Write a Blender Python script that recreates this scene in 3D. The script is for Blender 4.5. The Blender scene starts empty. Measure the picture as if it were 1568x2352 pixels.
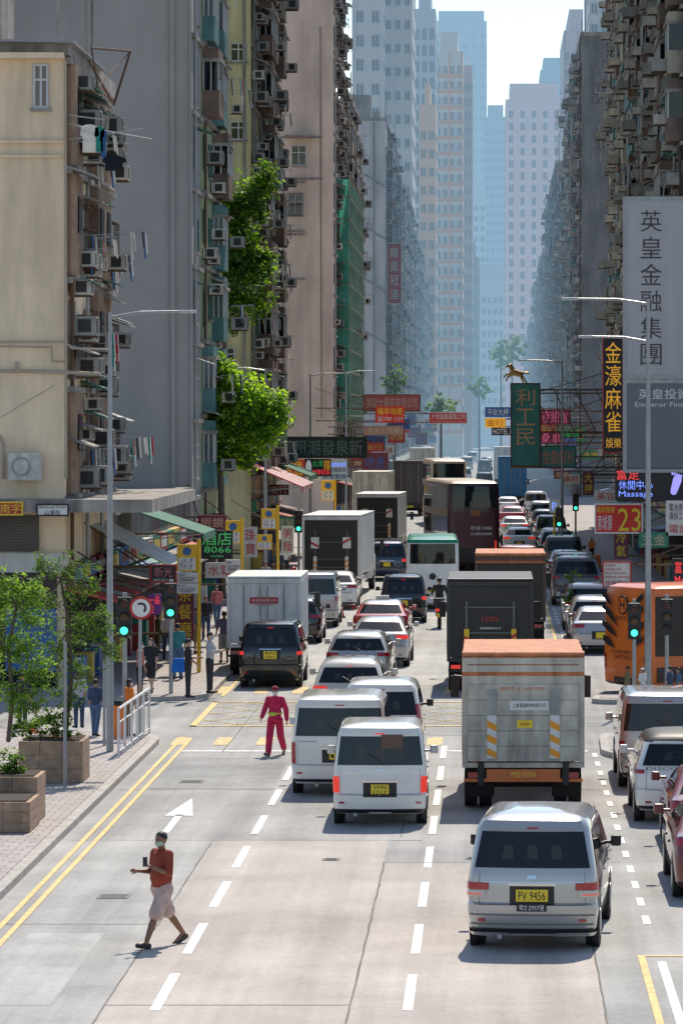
import bpy, math, random
from mathutils import Vector, Matrix
random.seed(7)
R=math.radians; PI=math.pi
S=bpy.context.scene; COL=S.collection
F=9000.;CX=1125.;CY=960.;CH=7.5
def P(px,py,Y): return ((px-CX)*Y/F, Y, CH-(py-CY)*Y/F)
def PX(px,Y): return (px-CX)*Y/F
def PZ(py,Y): return CH-(py-CY)*Y/F
# ---------- materials ----------
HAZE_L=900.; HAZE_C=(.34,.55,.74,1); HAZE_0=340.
hz=bpy.data.node_groups.new('painted_haze','ShaderNodeTree')  # distance haze painted into every material as blue emission growing along Y
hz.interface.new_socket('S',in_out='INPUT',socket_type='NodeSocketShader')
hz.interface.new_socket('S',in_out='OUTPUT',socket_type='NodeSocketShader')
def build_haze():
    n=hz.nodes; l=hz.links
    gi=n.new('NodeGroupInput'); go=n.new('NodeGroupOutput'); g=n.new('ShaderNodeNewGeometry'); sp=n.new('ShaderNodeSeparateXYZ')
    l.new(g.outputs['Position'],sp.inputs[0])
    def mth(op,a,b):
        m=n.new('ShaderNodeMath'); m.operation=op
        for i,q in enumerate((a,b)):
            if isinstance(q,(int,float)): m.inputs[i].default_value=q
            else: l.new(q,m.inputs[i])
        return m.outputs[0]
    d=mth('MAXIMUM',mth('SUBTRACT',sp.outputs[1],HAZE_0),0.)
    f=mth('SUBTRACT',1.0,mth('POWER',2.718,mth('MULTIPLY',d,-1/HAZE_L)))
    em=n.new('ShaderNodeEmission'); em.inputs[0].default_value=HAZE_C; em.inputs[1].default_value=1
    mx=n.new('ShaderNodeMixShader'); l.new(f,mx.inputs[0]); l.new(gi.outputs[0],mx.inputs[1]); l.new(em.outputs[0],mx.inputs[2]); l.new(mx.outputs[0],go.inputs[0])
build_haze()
MC={}
def mat(name,col,rough=.7,metal=0,var=.12,ns=1.5,streak=0,emit=0,bump=0,trans=0,spec=.5,coat=0,road=0,smap=(1.6,1.6,.09),sheer=0):
    if name in MC: return MC[name]
    m=bpy.data.materials.new(name); m.use_nodes=True; n=m.node_tree.nodes; l=m.node_tree.links; n.clear()
    o=n.new('ShaderNodeOutputMaterial'); b=n.new('ShaderNodeBsdfPrincipled'); g=n.new('ShaderNodeNewGeometry')
    b.inputs['Roughness'].default_value=rough; b.inputs['Metallic'].default_value=metal
    b.inputs['Specular IOR Level'].default_value=spec; b.inputs['Coat Weight'].default_value=coat
    c=tuple(col)+(1,)
    def noise(scale,detail,mp,a,b_,lo,hi):
        t=n.new('ShaderNodeTexNoise'); t.inputs['Scale'].default_value=scale; t.inputs['Detail'].default_value=detail; t.inputs['Roughness'].default_value=.6
        if mp:
            q=n.new('ShaderNodeMapping'); q.inputs['Scale'].default_value=mp; l.new(g.outputs['Position'],q.inputs['Vector']); l.new(q.outputs[0],t.inputs['Vector'])
        else: l.new(g.outputs['Position'],t.inputs['Vector'])
        r=n.new('ShaderNodeMapRange'); r.inputs['From Min'].default_value=a; r.inputs['From Max'].default_value=b_; r.inputs['To Min'].default_value=lo; r.inputs['To Max'].default_value=hi
        l.new(t.outputs['Fac'],r.inputs['Value']); return r.outputs[0]
    def mul(a,b_):
        mm=n.new('ShaderNodeMath'); mm.operation='MULTIPLY'; l.new(a,mm.inputs[0]); l.new(b_,mm.inputs[1]); return mm.outputs[0]
    val=noise(ns,5,None,.3,.7,1-var,1+var*.6)
    if streak: val=mul(val,noise(1.3,6,smap,.42,.68,1,1-streak))
    if road: val=mul(mul(val,noise(1.2,5,(1.5,.05,1),.35,.7,1.06,1-road)),mul(noise(9,3,None,.3,.7,.9,1.08),noise(.16,4,None,.4,.65,1.08,.86)))
    vm=n.new('ShaderNodeVectorMath'); vm.operation='SCALE'; vm.inputs[0].default_value=col; l.new(val,vm.inputs['Scale'])
    l.new(vm.outputs[0],b.inputs['Base Color'])
    if emit: 
        b.inputs['Emission Color'].default_value=c; b.inputs['Emission Strength'].default_value=emit
    if bump:
        bp=n.new('ShaderNodeBump'); bp.inputs['Strength'].default_value=bump; bp.inputs['Distance'].default_value=.02
        t3=n.new('ShaderNodeTexNoise'); t3.inputs['Scale'].default_value=ns*12; l.new(g.outputs['Position'],t3.inputs['Vector']); l.new(t3.outputs['Fac'],bp.inputs['Height']); l.new(bp.outputs[0],b.inputs['Normal'])
    out=b.outputs[0]
    if trans:
        t=n.new('ShaderNodeBsdfTranslucent'); t.inputs[0].default_value=(min(1,col[0]*3.4),min(1,col[1]*3.2),col[2]*1.2,1) if trans<2 else c
        mx=n.new('ShaderNodeMixShader'); mx.inputs[0].default_value=.5; l.new(out,mx.inputs[1]); l.new(t.outputs[0],mx.inputs[2]); out=mx.outputs[0]
    if sheer:
        t=n.new('ShaderNodeBsdfTransparent'); mx=n.new('ShaderNodeMixShader'); mx.inputs[0].default_value=sheer; l.new(out,mx.inputs[1]); l.new(t.outputs[0],mx.inputs[2]); out=mx.outputs[0]
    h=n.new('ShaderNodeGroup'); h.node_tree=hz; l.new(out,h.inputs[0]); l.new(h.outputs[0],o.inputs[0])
    MC[name]=m; return m
def paint(name,col,rough=.35): return mat('paint_'+name,col,rough,0,.05,3,coat=1)
GLASS=mat('dark_glass',(.008,.011,.014),.04,0,.1,2,spec=.5)
GLASSB=mat('blue_glass',(.05,.09,.11),.12,0,.5,.4,spec=.6)
GLASSL=mat('pale_glass',(.16,.2,.22),.25,0,.6,.7)
BLACK=mat('black_plastic',(.02,.02,.022),.5); RUB=mat('rubber',(.018,.018,.018),.85)
CHROME=mat('chrome',(.65,.65,.67),.15,1,.05); STEEL=mat('galvanised_steel',(.33,.35,.36),.45,.5,.15,4)
RIM=mat('rim_alloy',(.35,.35,.36),.35,.8); DARKM=mat('dark_chassis',(.035,.033,.03),.7)
WHITE=mat('white_enamel',(.72,.72,.70),.4,0,.06); YEL=mat('yellow_plate',(.85,.62,.03),.45,0,.03); YELP=mat('yellow_enamel',(.85,.50,.02),.45,0,.08)
TL=mat('tail_lamp_red',(.40,.012,.015),.12,coat=1); TLL=mat('tail_lamp_lit',(.85,.05,.03),.2,emit=.5); REDP=mat('red_enamel',(.50,.025,.02),.4)
AMB=mat('amber_lamp',(.7,.25,.02),.3); TXB=mat('black_lettering',(.015,.015,.015),.6,0,.02); TXW=mat('white_lettering',(.78,.78,.77),.6,0,.02)
GRN=mat('signal_green_lit',(.05,.95,.5),.3,emit=2.2); ORN=mat('orange_enamel',(.8,.18,.02),.4,0,.1,2)
# ---------- mesh builder ----------
class MB:
    def __init__(s): s.v=[];s.f=[];s.m=[]
    def add(s,vs,fs,m=0):
        o=len(s.v); s.v+= [tuple(v) for v in vs]
        for f in fs: s.f.append([o+i for i in f]); s.m.append(m)
        return s
    def box(s,x0,x1,y0,y1,z0,z1,m=0):
        return s.add([(x0,y0,z0),(x1,y0,z0),(x1,y1,z0),(x0,y1,z0),(x0,y0,z1),(x1,y0,z1),(x1,y1,z1),(x0,y1,z1)],
            [(0,3,2,1),(4,5,6,7),(0,1,5,4),(1,2,6,5),(2,3,7,6),(3,0,4,7)],m)
    def poly(s,pts,m=0): return s.add(pts,[range(len(pts))],m)
    def prism(s,pts,h,m=0):
        n=len(pts); q=[(p[0]+h[0],p[1]+h[1],p[2]+h[2]) for p in pts]
        return s.add(list(pts)+q,[tuple(range(n))[::-1],tuple(range(n,2*n))]+[(i,(i+1)%n,n+(i+1)%n,n+i) for i in range(n)],m)
    def tube(s,p0,p1,r0,r1=None,n=8,m=0):
        r1=r0 if r1 is None else r1; a=Vector(p0);b=Vector(p1); d=(b-a)
        if d.length<1e-6: return s
        q=d.normalized(); u=q.orthogonal().normalized(); w=q.cross(u); vs=[]
        for c,r in ((a,r0),(b,r1)):
            for i in range(n):
                t=2*PI*i/n; vs.append(c+u*(r*math.cos(t))+w*(r*math.sin(t)))
        return s.add(vs,[(i,(i+1)%n,n+(i+1)%n,n+i) for i in range(n)]+[tuple(range(n))[::-1],tuple(range(n,2*n))],m)
    def ell(s,c,r,n=12,m=0,rot=None):
        h=n//2+1; vs=[];fs=[]
        for j in range(h+1):
            for i in range(n):
                a=PI*j/h; b=2*PI*i/n; q=Vector((r[0]*math.sin(a)*math.cos(b),r[1]*math.sin(a)*math.sin(b),r[2]*math.cos(a)))
                if rot: q=rot@q
                vs.append(q+Vector(c))
        for j in range(h):
            for i in range(n): fs.append((j*n+i,(j+1)*n+i,(j+1)*n+(i+1)%n,j*n+(i+1)%n))
        return s.add(vs,fs,m)
    def cap(s,p0,p1,r0,r1,n=10,m=0):
        s.tube(p0,p1,r0,r1,n,m); s.ell(p0,(r0,)*3,n,m); s.ell(p1,(r1,)*3,n,m); return s
    def mesh(s,name,mats,smooth=False,ang=35):
        me=bpy.data.meshes.new(name); me.from_pydata(s.v,[],s.f)
        for m in (mats if isinstance(mats,(list,tuple)) else [mats]): me.materials.append(m)
        me.polygons.foreach_set('material_index',s.m)
        if smooth:
            me.polygons.foreach_set('use_smooth',[True]*len(s.f))
            try: me.set_sharp_from_angle(angle=R(ang))
            except Exception: pass
        me.update(); return me
    def build(s,name,mats,parent=None,loc=(0,0,0),rz=0,smooth=False,bevel=0,ang=35):
        o=bpy.data.objects.new(name,s.mesh(name,mats,smooth,ang)); COL.objects.link(o); o.location=loc; o.rotation_euler=(0,0,rz)
        if parent: o.parent=parent
        if bevel:
            b=o.modifiers.new('b','BEVEL'); b.width=bevel; b.segments=2; b.limit_method='ANGLE'
        return o
def tag(o,label=None,cat=None,group=None,kind=None):
    if label:o['label']=label
    if cat:o['category']=cat
    if group:o['group']=group
    if kind:o['kind']=kind
    return o
def thing(name,label,cat,loc=(0,0,0),rz=0,group=None):
    o=bpy.data.objects.new(name,None); COL.objects.link(o); o.location=loc; o.rotation_euler=(0,0,rz); o.empty_display_size=.2
    return tag(o,label,cat,group)
TC={}
def text_pts(t):
    if t in TC: return TC[t]
    c=bpy.data.curves.new('t','FONT'); c.body=t; c.resolution_u=2; c.space_line=1.0
    ob=bpy.data.objects.new('t',c); me=bpy.data.meshes.new_from_object(ob)
    vs=[v.co.copy() for v in me.vertices]; fs=[tuple(p.vertices) for p in me.polygons]
    bpy.data.objects.remove(ob)
    if vs:
        x0=min(v.x for v in vs);x1=max(v.x for v in vs);y0=min(v.y for v in vs);y1=max(v.y for v in vs)
    else: x0=y0=0;x1=y1=1
    TC[t]=([((v.x-x0)/(x1-x0+1e-9),(v.y-y0)/(y1-y0+1e-9)) for v in vs],fs); return TC[t]
def text(t,x0,x1,z0,z1,y,m,parent,name='lettering'):
    vs,fs=text_pts(t)
    if not vs: return
    b=MB(); b.add([(x0+u*(x1-x0),y,z0+v*(z1-z0)) for u,v in vs],fs)
    return b.build(name,m,parent)
# ---------- people ----------
def finish(mb,name,m,parent,vox,it=4):
    o=mb.build(name,m,parent,smooth=True,ang=180)
    r=o.modifiers.new('r','REMESH'); r.mode='VOXEL'; r.voxel_size=vox; r.use_smooth_shade=True
    q=o.modifiers.new('s','SMOOTH'); q.iterations=it; q.factor=.5
    return o
SK={'tan':mat('skin_tan',(.42,.22,.14),.5),'lt':mat('skin_light',(.58,.37,.27),.5),'dk':mat('skin_brown',(.24,.115,.065),.45)}
def cloth(name,c): return mat('cloth_'+name,c,.85,0,.25,9,bump=.5)
def person(label,X,Y,rot,H=1.7,skin='tan',hair=(.015,.012,.01),top=None,sleeve=.5,bot=None,blen=1.,la=(5,8,12),ra=(5,8,12),ll=(0,0),rl=(0,0),mask=None,hat=None,z=0,vox=.013,shoe=None,fat=1.,headturn=0,lean=0,group=None,longhair=False,hug=(0,0),loose=1.):
    t=thing('person',label,'person',(X,Y,z),rot,group); k=H/1.7
    body=MB();sh=MB();tr=MB();shoes=MB()
    legs=[]
    for sx,(a,kn) in ((-1,ll),(1,rl)):
        a=R(a);kn=R(kn); h=Vector((sx*.095,0,.90)); kne=h+Vector((sx*.015,math.sin(a),-math.cos(a)))*.42; an=kne+Vector((0,math.sin(a-kn),-math.cos(a-kn)))*.40
        legs.append((sx,h,kne,an,a-kn))
    mn=min(l[3].z for l in legs)-.085; D=Vector((0,0,-mn))
    def K(v): return (Vector(v)+D)*k
    for sx,h,kn,an,sa in legs:
        body.cap(K(h),K(kn),.078*k,.052*k); body.cap(K(kn),K(kn.lerp(an,.35)),.052*k,.055*k); body.cap(K(kn.lerp(an,.35)),K(an),.055*k,.034*k)
        pitch=min(0,sa*.9) if sa<0 else sa*.5
        heel=an+Vector((0,-.05*math.cos(pitch),-.045)); toe=an+Vector((sx*.03,.17*math.cos(pitch),-.05+.17*math.sin(pitch)))
        body.cap(K(an),K(toe),.035*k,.03*k)
        shoes.cap(K(heel),K(toe),.044*k,.036*k); shoes.cap(K(an+Vector((0,0,-.03))),K(heel.lerp(toe,.5)),.043*k,.04*k)
        e=blen; g=loose
        if e<=.55:
            q=h.lerp(kn,min(1,e/.5)); tr.cap(K(h),K(q),.100*k*fat,.098*k*g)
        else:
            q=kn.lerp(an,min(.97,(e-.5)/.5)); tr.cap(K(h),K(kn),.100*k*fat,.072*k*g); tr.cap(K(kn),K(q),.072*k*g,.06*k*g)
    ln=R(lean)
    def T(v): v=Vector(v); dz=v.z-.92; return K((v.x,v.y+math.sin(ln)*dz,.92+math.cos(ln)*dz))
    for m_,g in ((body,.93),(sh,1.04*(1+(loose-1)*.35))):
        m_.ell(T((0,.005,1.27)),(.165*k*g,.11*k*g*fat,.19*k*g)); m_.ell(T((0,.012*fat,1.07)),(.15*k*g*fat,.115*k*g*fat**1.4,.17*k*g)); m_.cap(T((-.125,0,1.395)),T((.125,0,1.395)),.062*k*g,.062*k*g)
    sh.ell(T((0,0,.95)),(.16*k*fat,.122*k*fat,.09*k))
    body.ell(T((0,0,.94)),(.15*k,.11*k,.11*k)); tr.ell(T((0,0,.93)),(.158*k*fat,.118*k*fat,.10*k))
    body.cap(T((0,-.005,1.40)),T((0,.012,1.51)),.056*k,.05*k)
    sh.cap(T((0,-.005,1.40)),T((0,0,1.435)),.066*k,.06*k)
    for sx,(a,ab,el),hg in ((-1,la,hug[0]),(1,ra,hug[1])):
        a=R(a);ab=R(ab);el=R(el);s0=Vector((sx*.178,0,1.395))
        u=Vector((sx*math.sin(ab),math.sin(a)*math.cos(ab),-math.cos(a)*math.cos(ab))); e=s0+u*.28
        w=Vector((sx*math.sin(ab)*.4-sx*hg,math.sin(a+el),-math.cos(a+el))).normalized(); wr=e+w*.245
        body.cap(T(s0),T(e),.05*k,.038*k); body.cap(T(e),T(e.lerp(wr,.3)),.038*k,.04*k); body.cap(T(e.lerp(wr,.3)),T(wr),.04*k,.025*k)
        side=Vector((0,1,0)); side=(side-w*side.dot(w)); side=side.normalized() if side.length>.1 else Vector((0,0,1))
        nrm=w.cross(side)
        for q in (-.024,-.008,.008,.024): body.cap(T(wr+w*.01+side*q*.6),T(wr+w*.085+side*q),.015*k,.012*k,6)
        for q,Lf in ((-.03,.055),(-.010,.07),(.010,.075),(.03,.065)):
            p0=wr+w*.085+side*q; p1=p0+w*Lf*.55+side*q*.1; p2=p1+(w*.6-nrm*sx*.8).normalized()*Lf*.5
            body.cap(T(p0),T(p1),.0095*k,.009*k,6); body.cap(T(p1),T(p2),.009*k,.008*k,6)
        p0=wr+w*.03+side*.03; body.cap(T(p0),T(p0+(w+side).normalized()*.045),.012*k,.010*k,6); body.cap(T(p0+(w+side).normalized()*.045),T(p0+(w*1.5+side).normalized()*.075),.010*k,.009*k,6)
        if sleeve>0:
            f=min(1,sleeve/.5); sh.cap(T(s0),T(s0.lerp(e,f)),.064*k,.06*k if f<1 else .056*k*loose)
            if sleeve>.5: sh.cap(T(e),T(e.lerp(wr,(sleeve-.5)*2*.97)),.055*k*loose,.042*k*loose)
    HR=Matrix.Rotation(R(headturn),3,'Z'); hc=Vector(T((0,.02,1.585)))
    def hp(x,y,zz): return hc+HR@(Vector((x,y,zz))*k)
    def he(m_,x,y,zz,rx,ry,rz,n=14): m_.ell(hp(x,y,zz),(rx*k,ry*k,rz*k),n,rot=HR)
    he(body,0,0,.012,.076,.095,.10); he(body,0,.022,-.05,.058,.068,.065); he(body,0,.095,-.012,.013,.02,.022,8); he(body,0,.085,-.05,.026,.012,.01,8)
    for sx in (-1,1): he(body,sx*.078,-.005,-.005,.012,.02,.032,8)
    finish(body,'body',SK[skin],t,vox,3)
    finish(sh,'shirt',top,t,vox,4); finish(tr,'trousers' if blen>.6 else 'shorts',bot,t,vox,4)
    finish(shoes,'shoes',shoe or BLACK,t,vox,3)
    hr=MB(); he(hr,0,-.018,.038,.084,.098,.088,16)
    if longhair: he(hr,0,-.055,-.03,.075,.055,.12,14)
    hr.build('hair',mat('hair_%g'%hair[0],hair,.6),t,smooth=True,ang=180)
    ey=MB()
    for sx in (-1,1): he(ey,sx*.031,.084,.012,.013,.01,.007,8)
    ey.build('eyes',BLACK,t,smooth=True,ang=180)
    if mask:
        mk=MB(); he(mk,0,.038,-.042,.066,.072,.05,16); mk.build('face_mask',mask,t,smooth=True,ang=180)
    if hat:
        h=MB(); he(h,0,-.005,.055,.095,.112,.075,16); h.prism([tuple(hp(.07*math.cos(a),.09+.07*math.sin(a),.045)) for a in [PI*i/8 for i in range(9)]],(0,0,.012*k)); h.build('cap',hat,t,smooth=True,ang=60)
    return t
MW=mat('mask_white',(.76,.78,.8),.8); MG=mat('mask_green',(.40,.55,.42),.8); MBL=mat('mask_blue',(.25,.45,.6),.8)
person('man in rust polo shirt and pale shorts with green mask striding over the road',-4.65,55.6,R(130),1.70,'dk',top=cloth('rust',(.30,.05,.025)),sleeve=.5,bot=cloth('pale_pink',(.58,.42,.37)),blen=.46,la=(12,14,105),ra=(0,12,95),ll=(27,4),rl=(-27,12),mask=MG,vox=.008,fat=1.17,headturn=22,hug=(.6,.2),shoe=mat('shoe_grey',(.05,.045,.04),.8),loose=1.1)
po=MB().box(-.035,.035,-.006,.006,-.07,.07).build('phone',BLACK,None,(-4.86,55.27,1.24),R(30),bevel=.004); tag(po,'dark mobile phone held by the man in rust shirt','phone')
crim=cloth('crimson',(.62,.02,.09))
person('woman in bright red tracksuit and cap crossing in front of the vans',PX(632,87.1),87.1,R(165),1.56,'lt',top=crim,sleeve=1.,bot=crim,blen=1.,la=(-18,14,20),ra=(18,13,25),ll=(-15,24),rl=(17,2),mask=MW,hat=cloth('maroon',(.22,.01,.03)),vox=.010,loose=1.25,headturn=8)
wb=MB(); wb.ell((.02,.125,.93),(.10,.05,.045),14); wb.cap((-.17,.02,.95),(-.05,.13,.93),.014,.014); wb.cap((.17,.02,.95),(.1,.13,.93),.014,.014); o=wb.build('waist_bag',cloth('lime',(.6,.72,.08)),None,(PX(632,87.1),87.1,0),R(165),smooth=True); tag(o,'lime yellow waist bag worn over the red tracksuit','bag')
PV=.14
BK=cloth('black',(.03,.03,.034)); NV=cloth('navy',(.04,.07,.14)); JN=cloth('jeans',(.09,.16,.28)); GY=cloth('grey',(.44,.45,.46)); KH=cloth('olive',(.18,.16,.08)); WH=cloth('white',(.72,.72,.70)); TE=cloth('teal',(.05,.26,.28)); OR=cloth('orange',(.85,.22,.03)); PK=cloth('rose',(.6,.2,.2))
def pp(label,px,py,hpx,rot,**kw):
    Y=(CH-PV)*F/(py-960); s=F/Y
    return person(label,PX(px,Y),Y,R(rot),hpx/s,z=PV,**kw)
pp('person in pale grey shirt and black trousers with arms folded at the kerb',482,1592,140,-100,top=GY,bot=BK,sleeve=.9,la=(20,10,80),ra=(20,10,85),hug=(.6,.6),mask=MBL,skin='lt')
pp('person in black t-shirt with bag over the shoulder behind the kerb',432,1602,135,-80,top=BK,bot=BK,sleeve=.5,la=(15,8,75),ra=(10,10,40),mask=MW)
tb=MB(); tb.prism([(-.2,0,0),(.2,0,0),(.14,0,.38),(-.14,0,.38)],(0,.1,0)); o=tb.build('tote_bag',cloth('bag_blue',(.01,.16,.6)),None,(PX(416,104.5),103.9,.75),R(20),bevel=.03); tag(o,'bright blue carrier bag beside the person in black','bag')
pp('man in patterned dark shirt and grey shorts leaning by the box truck',515,1522,118,10,top=cloth('patterned',(.14,.14,.24)),bot=cloth('gs',(.3,.32,.33)),blen=.5,sleeve=.5,skin='dk',la=(10,10,30))
pp('woman in black dress walking past the shop under the awning',347,1590,125,160,top=BK,bot=BK,blen=.45,sleeve=.4,ll=(15,5),rl=(-15,15),longhair=True,skin='lt')
pp('person in olive t-shirt and shorts near the red LED sign',363,1500,90,-60,top=KH,bot=KH,blen=.5,sleeve=.5,skin='dk')
pp('person in teal top facing away beside the bus stop pole',408,1560,128,0,top=TE,bot=JN,sleeve=.5)
pp('person in orange top standing behind the metal railing',297,1690,130,-60,top=OR,bot=KH,sleeve=.4,mask=MW,longhair=True)
pp('person in dark top and blue jeans beside the lamp post',220,1690,130,-20,top=NV,bot=JN,sleeve=.6,ll=(8,4),rl=(-8,8))
pp('person in striped grey top behind the planter shrub',182,1672,130,30,top=GY,bot=NV,sleeve=.5)
pp('person in black at the far left edge behind the shrub',52,1675,130,-30,top=BK,bot=BK,sleeve=.5)
pp('person in dark clothes outside the shop beyond the bus stop',473,1470,100,180,top=BK,bot=NV,sleeve=.7)
pp('person in white shirt on the left pavement near the tall lorry',655,1330,80,180,top=WH,bot=BK,sleeve=.5)
pp('person in navy on the left pavement near the red post',640,1345,82,0,top=NV,bot=BK,sleeve=.5)
pp('person in rose shirt under the black hotel sign',498,1440,96,170,top=PK,bot=JN,sleeve=.5,ll=(14,5),rl=(-14,12))
pp('person in white top walking away under the green awning',385,1515,110,10,top=WH,bot=NV,sleeve=.5,ll=(14,5),rl=(-14,12))
pp('person in khaki shorts outside the dark shop doorway',452,1500,104,-120,top=NV,bot=KH,blen=.5,sleeve=.5)
pp('person in grey hoodie far along the left pavement',610,1375,84,170,top=GY,bot=BK,sleeve=1)
pp('person in rose top waiting at the left corner by the traffic light',322,1600,126,-70,top=PK,bot=BK,sleeve=.5,mask=MW)
pp('person in olive shirt and red mask on the right island',1440,1625,95,100,top=KH,bot=KH,sleeve=.5,mask=REDP,skin='dk')
pp('person in pale shirt and white cap on the right island',1475,1615,80,40,top=WH,bot=GY,sleeve=.5,hat=WH)
pp('dark haired person in navy at the right edge',1538,1625,95,60,top=NV,bot=BK,sleeve=.5,mask=MW)
pp('person in blue top at the far right edge',1558,1622,88,100,top=JN,bot=BK,sleeve=.5,longhair=True)
pp('person walking on the right pavement beyond the coach',1320,1300,55,180,top=NV,bot=BK)
pp('person in orange vest beside the barriers on right pavement',1358,1290,55,160,top=OR,bot=BK)
# ---------- vehicles ----------
KIND={
'mpv':dict(L=4.85,W=1.83,H=1.9,r=.17,rows=[(.11,.16,.25,.90),(.17,.05,.08,.97),(.30,0,.0,1.0),(.345,.0,.0,1.0),(.36,.06,.02,1.0),(.50,.05,.08,1.0),(.56,.07,.25,.99),(.585,.08,.85,.98),(.90,.24,1.9,.87),(.955,.28,2.05,.81),(.985,.40,2.3,.70),(1.0,.9,2.6,.4)],win=7),
'van':dict(L=4.7,W=1.76,H=1.88,r=.12,rows=[(.12,.14,.25,.92),(.17,.03,.06,.98),(.28,0,.0,1.0),(.31,.0,.0,1.0),(.325,.06,.02,.99),(.50,.06,.1,1.0),(.55,.065,.25,.99),(.57,.07,.8,.985),(.91,.14,1.7,.91),(.965,.18,1.85,.86),(.99,.28,2.1,.76),(1.0,.8,2.4,.45)],win=7),
'suv':dict(L=4.6,W=1.85,H=1.65,r=.2,rows=[(.14,.16,.25,.90),(.2,.04,.06,.97),(.33,0,.0,1.0),(.38,.0,.0,1.0),(.395,.06,.03,1.0),(.55,.06,.1,1.0),(.60,.09,.3,.98),(.62,.11,1.25,.97),(.90,.32,2.1,.82),(.955,.40,2.2,.74),(.985,.6,2.4,.6),(1.0,1.,2.6,.4)],win=7),
'wagon':dict(L=4.7,W=1.78,H=1.5,r=.2,rows=[(.13,.16,.25,.90),(.2,.04,.06,.97),(.36,0,.0,1.0),(.41,.0,.0,1.0),(.425,.05,.03,1.0),(.57,.06,.1,1.0),(.63,.09,.3,.98),(.65,.12,1.25,.96),(.90,.42,2.1,.80),(.955,.52,2.2,.72),(.985,.7,2.4,.6),(1.0,1.,2.6,.4)],win=7),
'sedan':dict(L=4.75,W=1.8,H=1.45,r=.22,rows=[(.13,.18,.25,.90),(.2,.05,.06,.97),(.40,0,.0,1.0),(.46,.0,.0,1.0),(.5,.03,.03,1.0),(.62,.05,.1,.99),(.68,.09,.3,.96),(.70,.60,1.25,.92),(.92,1.15,2.0,.76),(.965,1.3,2.1,.68),(.99,1.5,2.3,.56),(1.0,1.9,2.5,.4)],win=7),
}
def lp(K,v,s,off=0):
    rows=K['rows']; i=max(0,min(int(v),len(rows)-2)); t=v-i; a=rows[i];b=rows[i+1]
    z,yr,df,wf=[a[j]+(b[j]-a[j])*t for j in range(4)]; z*=K['H']; yf=K['L']-df; w=K['W']/2*wf
    rr=min(K['r'],w*.6,(yf-yr)*.4); bw=K.get('bow',.05); q=abs(s); sg=1 if s>=0 else -1
    if q<=1: x=q*(w-rr); y=yr+bw*q*q; n=(0,-1)
    elif q<=2: A=(q-1)*PI/2; x=w-rr+rr*math.sin(A); y=yr+bw+rr-rr*math.cos(A); n=(math.sin(A),-math.cos(A))
    elif q<=3: x=w; y0=yr+bw+rr;y1=yf-bw-rr; y=y0+(y1-y0)*(q-2); n=(1,0)
    elif q<=4: A=(q-3)*PI/2; x=w-rr+rr*math.cos(A); y=yf-bw-rr+rr*math.sin(A); n=(math.cos(A),math.sin(A))
    else: u=5-q; x=u*(w-rr); y=yf-bw*u*u; n=(0,1)
    return (sg*(x+n[0]*off),y+n[1]*off,z)
SL=[-4.5,-4,-3.67,-3.33,-3,-2.66,-2.33,-2,-1.75,-1.5,-1.25,-1,-.5,0,.5,1,1.25,1.5,1.75,2,2.33,2.66,3,3.33,3.67,4,4.5,5]
def shell(K,mats,parent,top_row=99,name='body'):
    b=MB(); n=len(SL); N=len(K['rows'])
    for i in range(N): b.v+=[lp(K,i,s) for s in SL]
    for i in range(N-1):
        for j in range(n):
            b.f.append([i*n+j,i*n+(j+1)%n,(i+1)*n+(j+1)%n,(i+1)*n+j]); b.m.append(1 if i>=top_row else 0)
    b.f.append(list(range(n))[::-1]); b.m.append(0); b.f.append([(N-1)*n+j for j in range(n)]); b.m.append(1 if top_row<99 else 0)
    return b.build(name,mats,parent,smooth=True,ang=38)
def patch(K,name,m,parent,s0,s1,v0,v1,off=.008,ns=8,nv=3):
    a=s0 if isinstance(s0,tuple) else (s0,s0); c=s1 if isinstance(s1,tuple) else (s1,s1); b=MB()
    for j in range(nv+1):
        v=v0+(v1-v0)*j/nv; t=j/nv; A=a[0]+(a[1]-a[0])*t; C=c[0]+(c[1]-c[0])*t
        b.v+=[lp(K,v,A+(C-A)*i/ns,off) for i in range(ns+1)]
    for j in range(nv):
        for i in range(ns): b.f.append([j*(ns+1)+i,j*(ns+1)+i+1,(j+1)*(ns+1)+i+1,(j+1)*(ns+1)+i]); b.m.append(0)
    return b.build(name,m,parent,smooth=True,ang=50)
def vz(K,z):
    f=z/K['H']; r=K['rows']
    for i in range(len(r)-1):
        if r[i][0]<=f<=r[i+1][0]: return i+(f-r[i][0])/(r[i+1][0]-r[i][0]+1e-9)
    return 2
def wheel(parent,x,y,r,w,sd):
    o=MB().tube((x,y,r),(x-sd*w,y,r),r,n=20).build('wheel',RUB,parent,smooth=True,ang=50)
    MB().tube((x+sd*.006,y,r),(x-sd*.05,y,r),r*.62,n=14).build('rim',RIM,o,smooth=True,ang=50)
def plate(parent,y,z,txt=None,w=.32,h=.19,m=YEL,tm=TXB,x=0):
    o=MB().box(x-w/2,x+w/2,y-.02,y,z-h/2,z+h/2).build('number_plate',m,parent)
    if txt: 
        t=txt.split('\n'); n=len(t)
        for i,s_ in enumerate(t): hh=h/n; text(s_,x-w*.42 if n==1 else x-w*.36,x+w*.42 if n==1 else x+w*.36,z+h/2-hh*(i+.86),z+h/2-hh*(i+.14),y-.024,tm,o)
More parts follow.
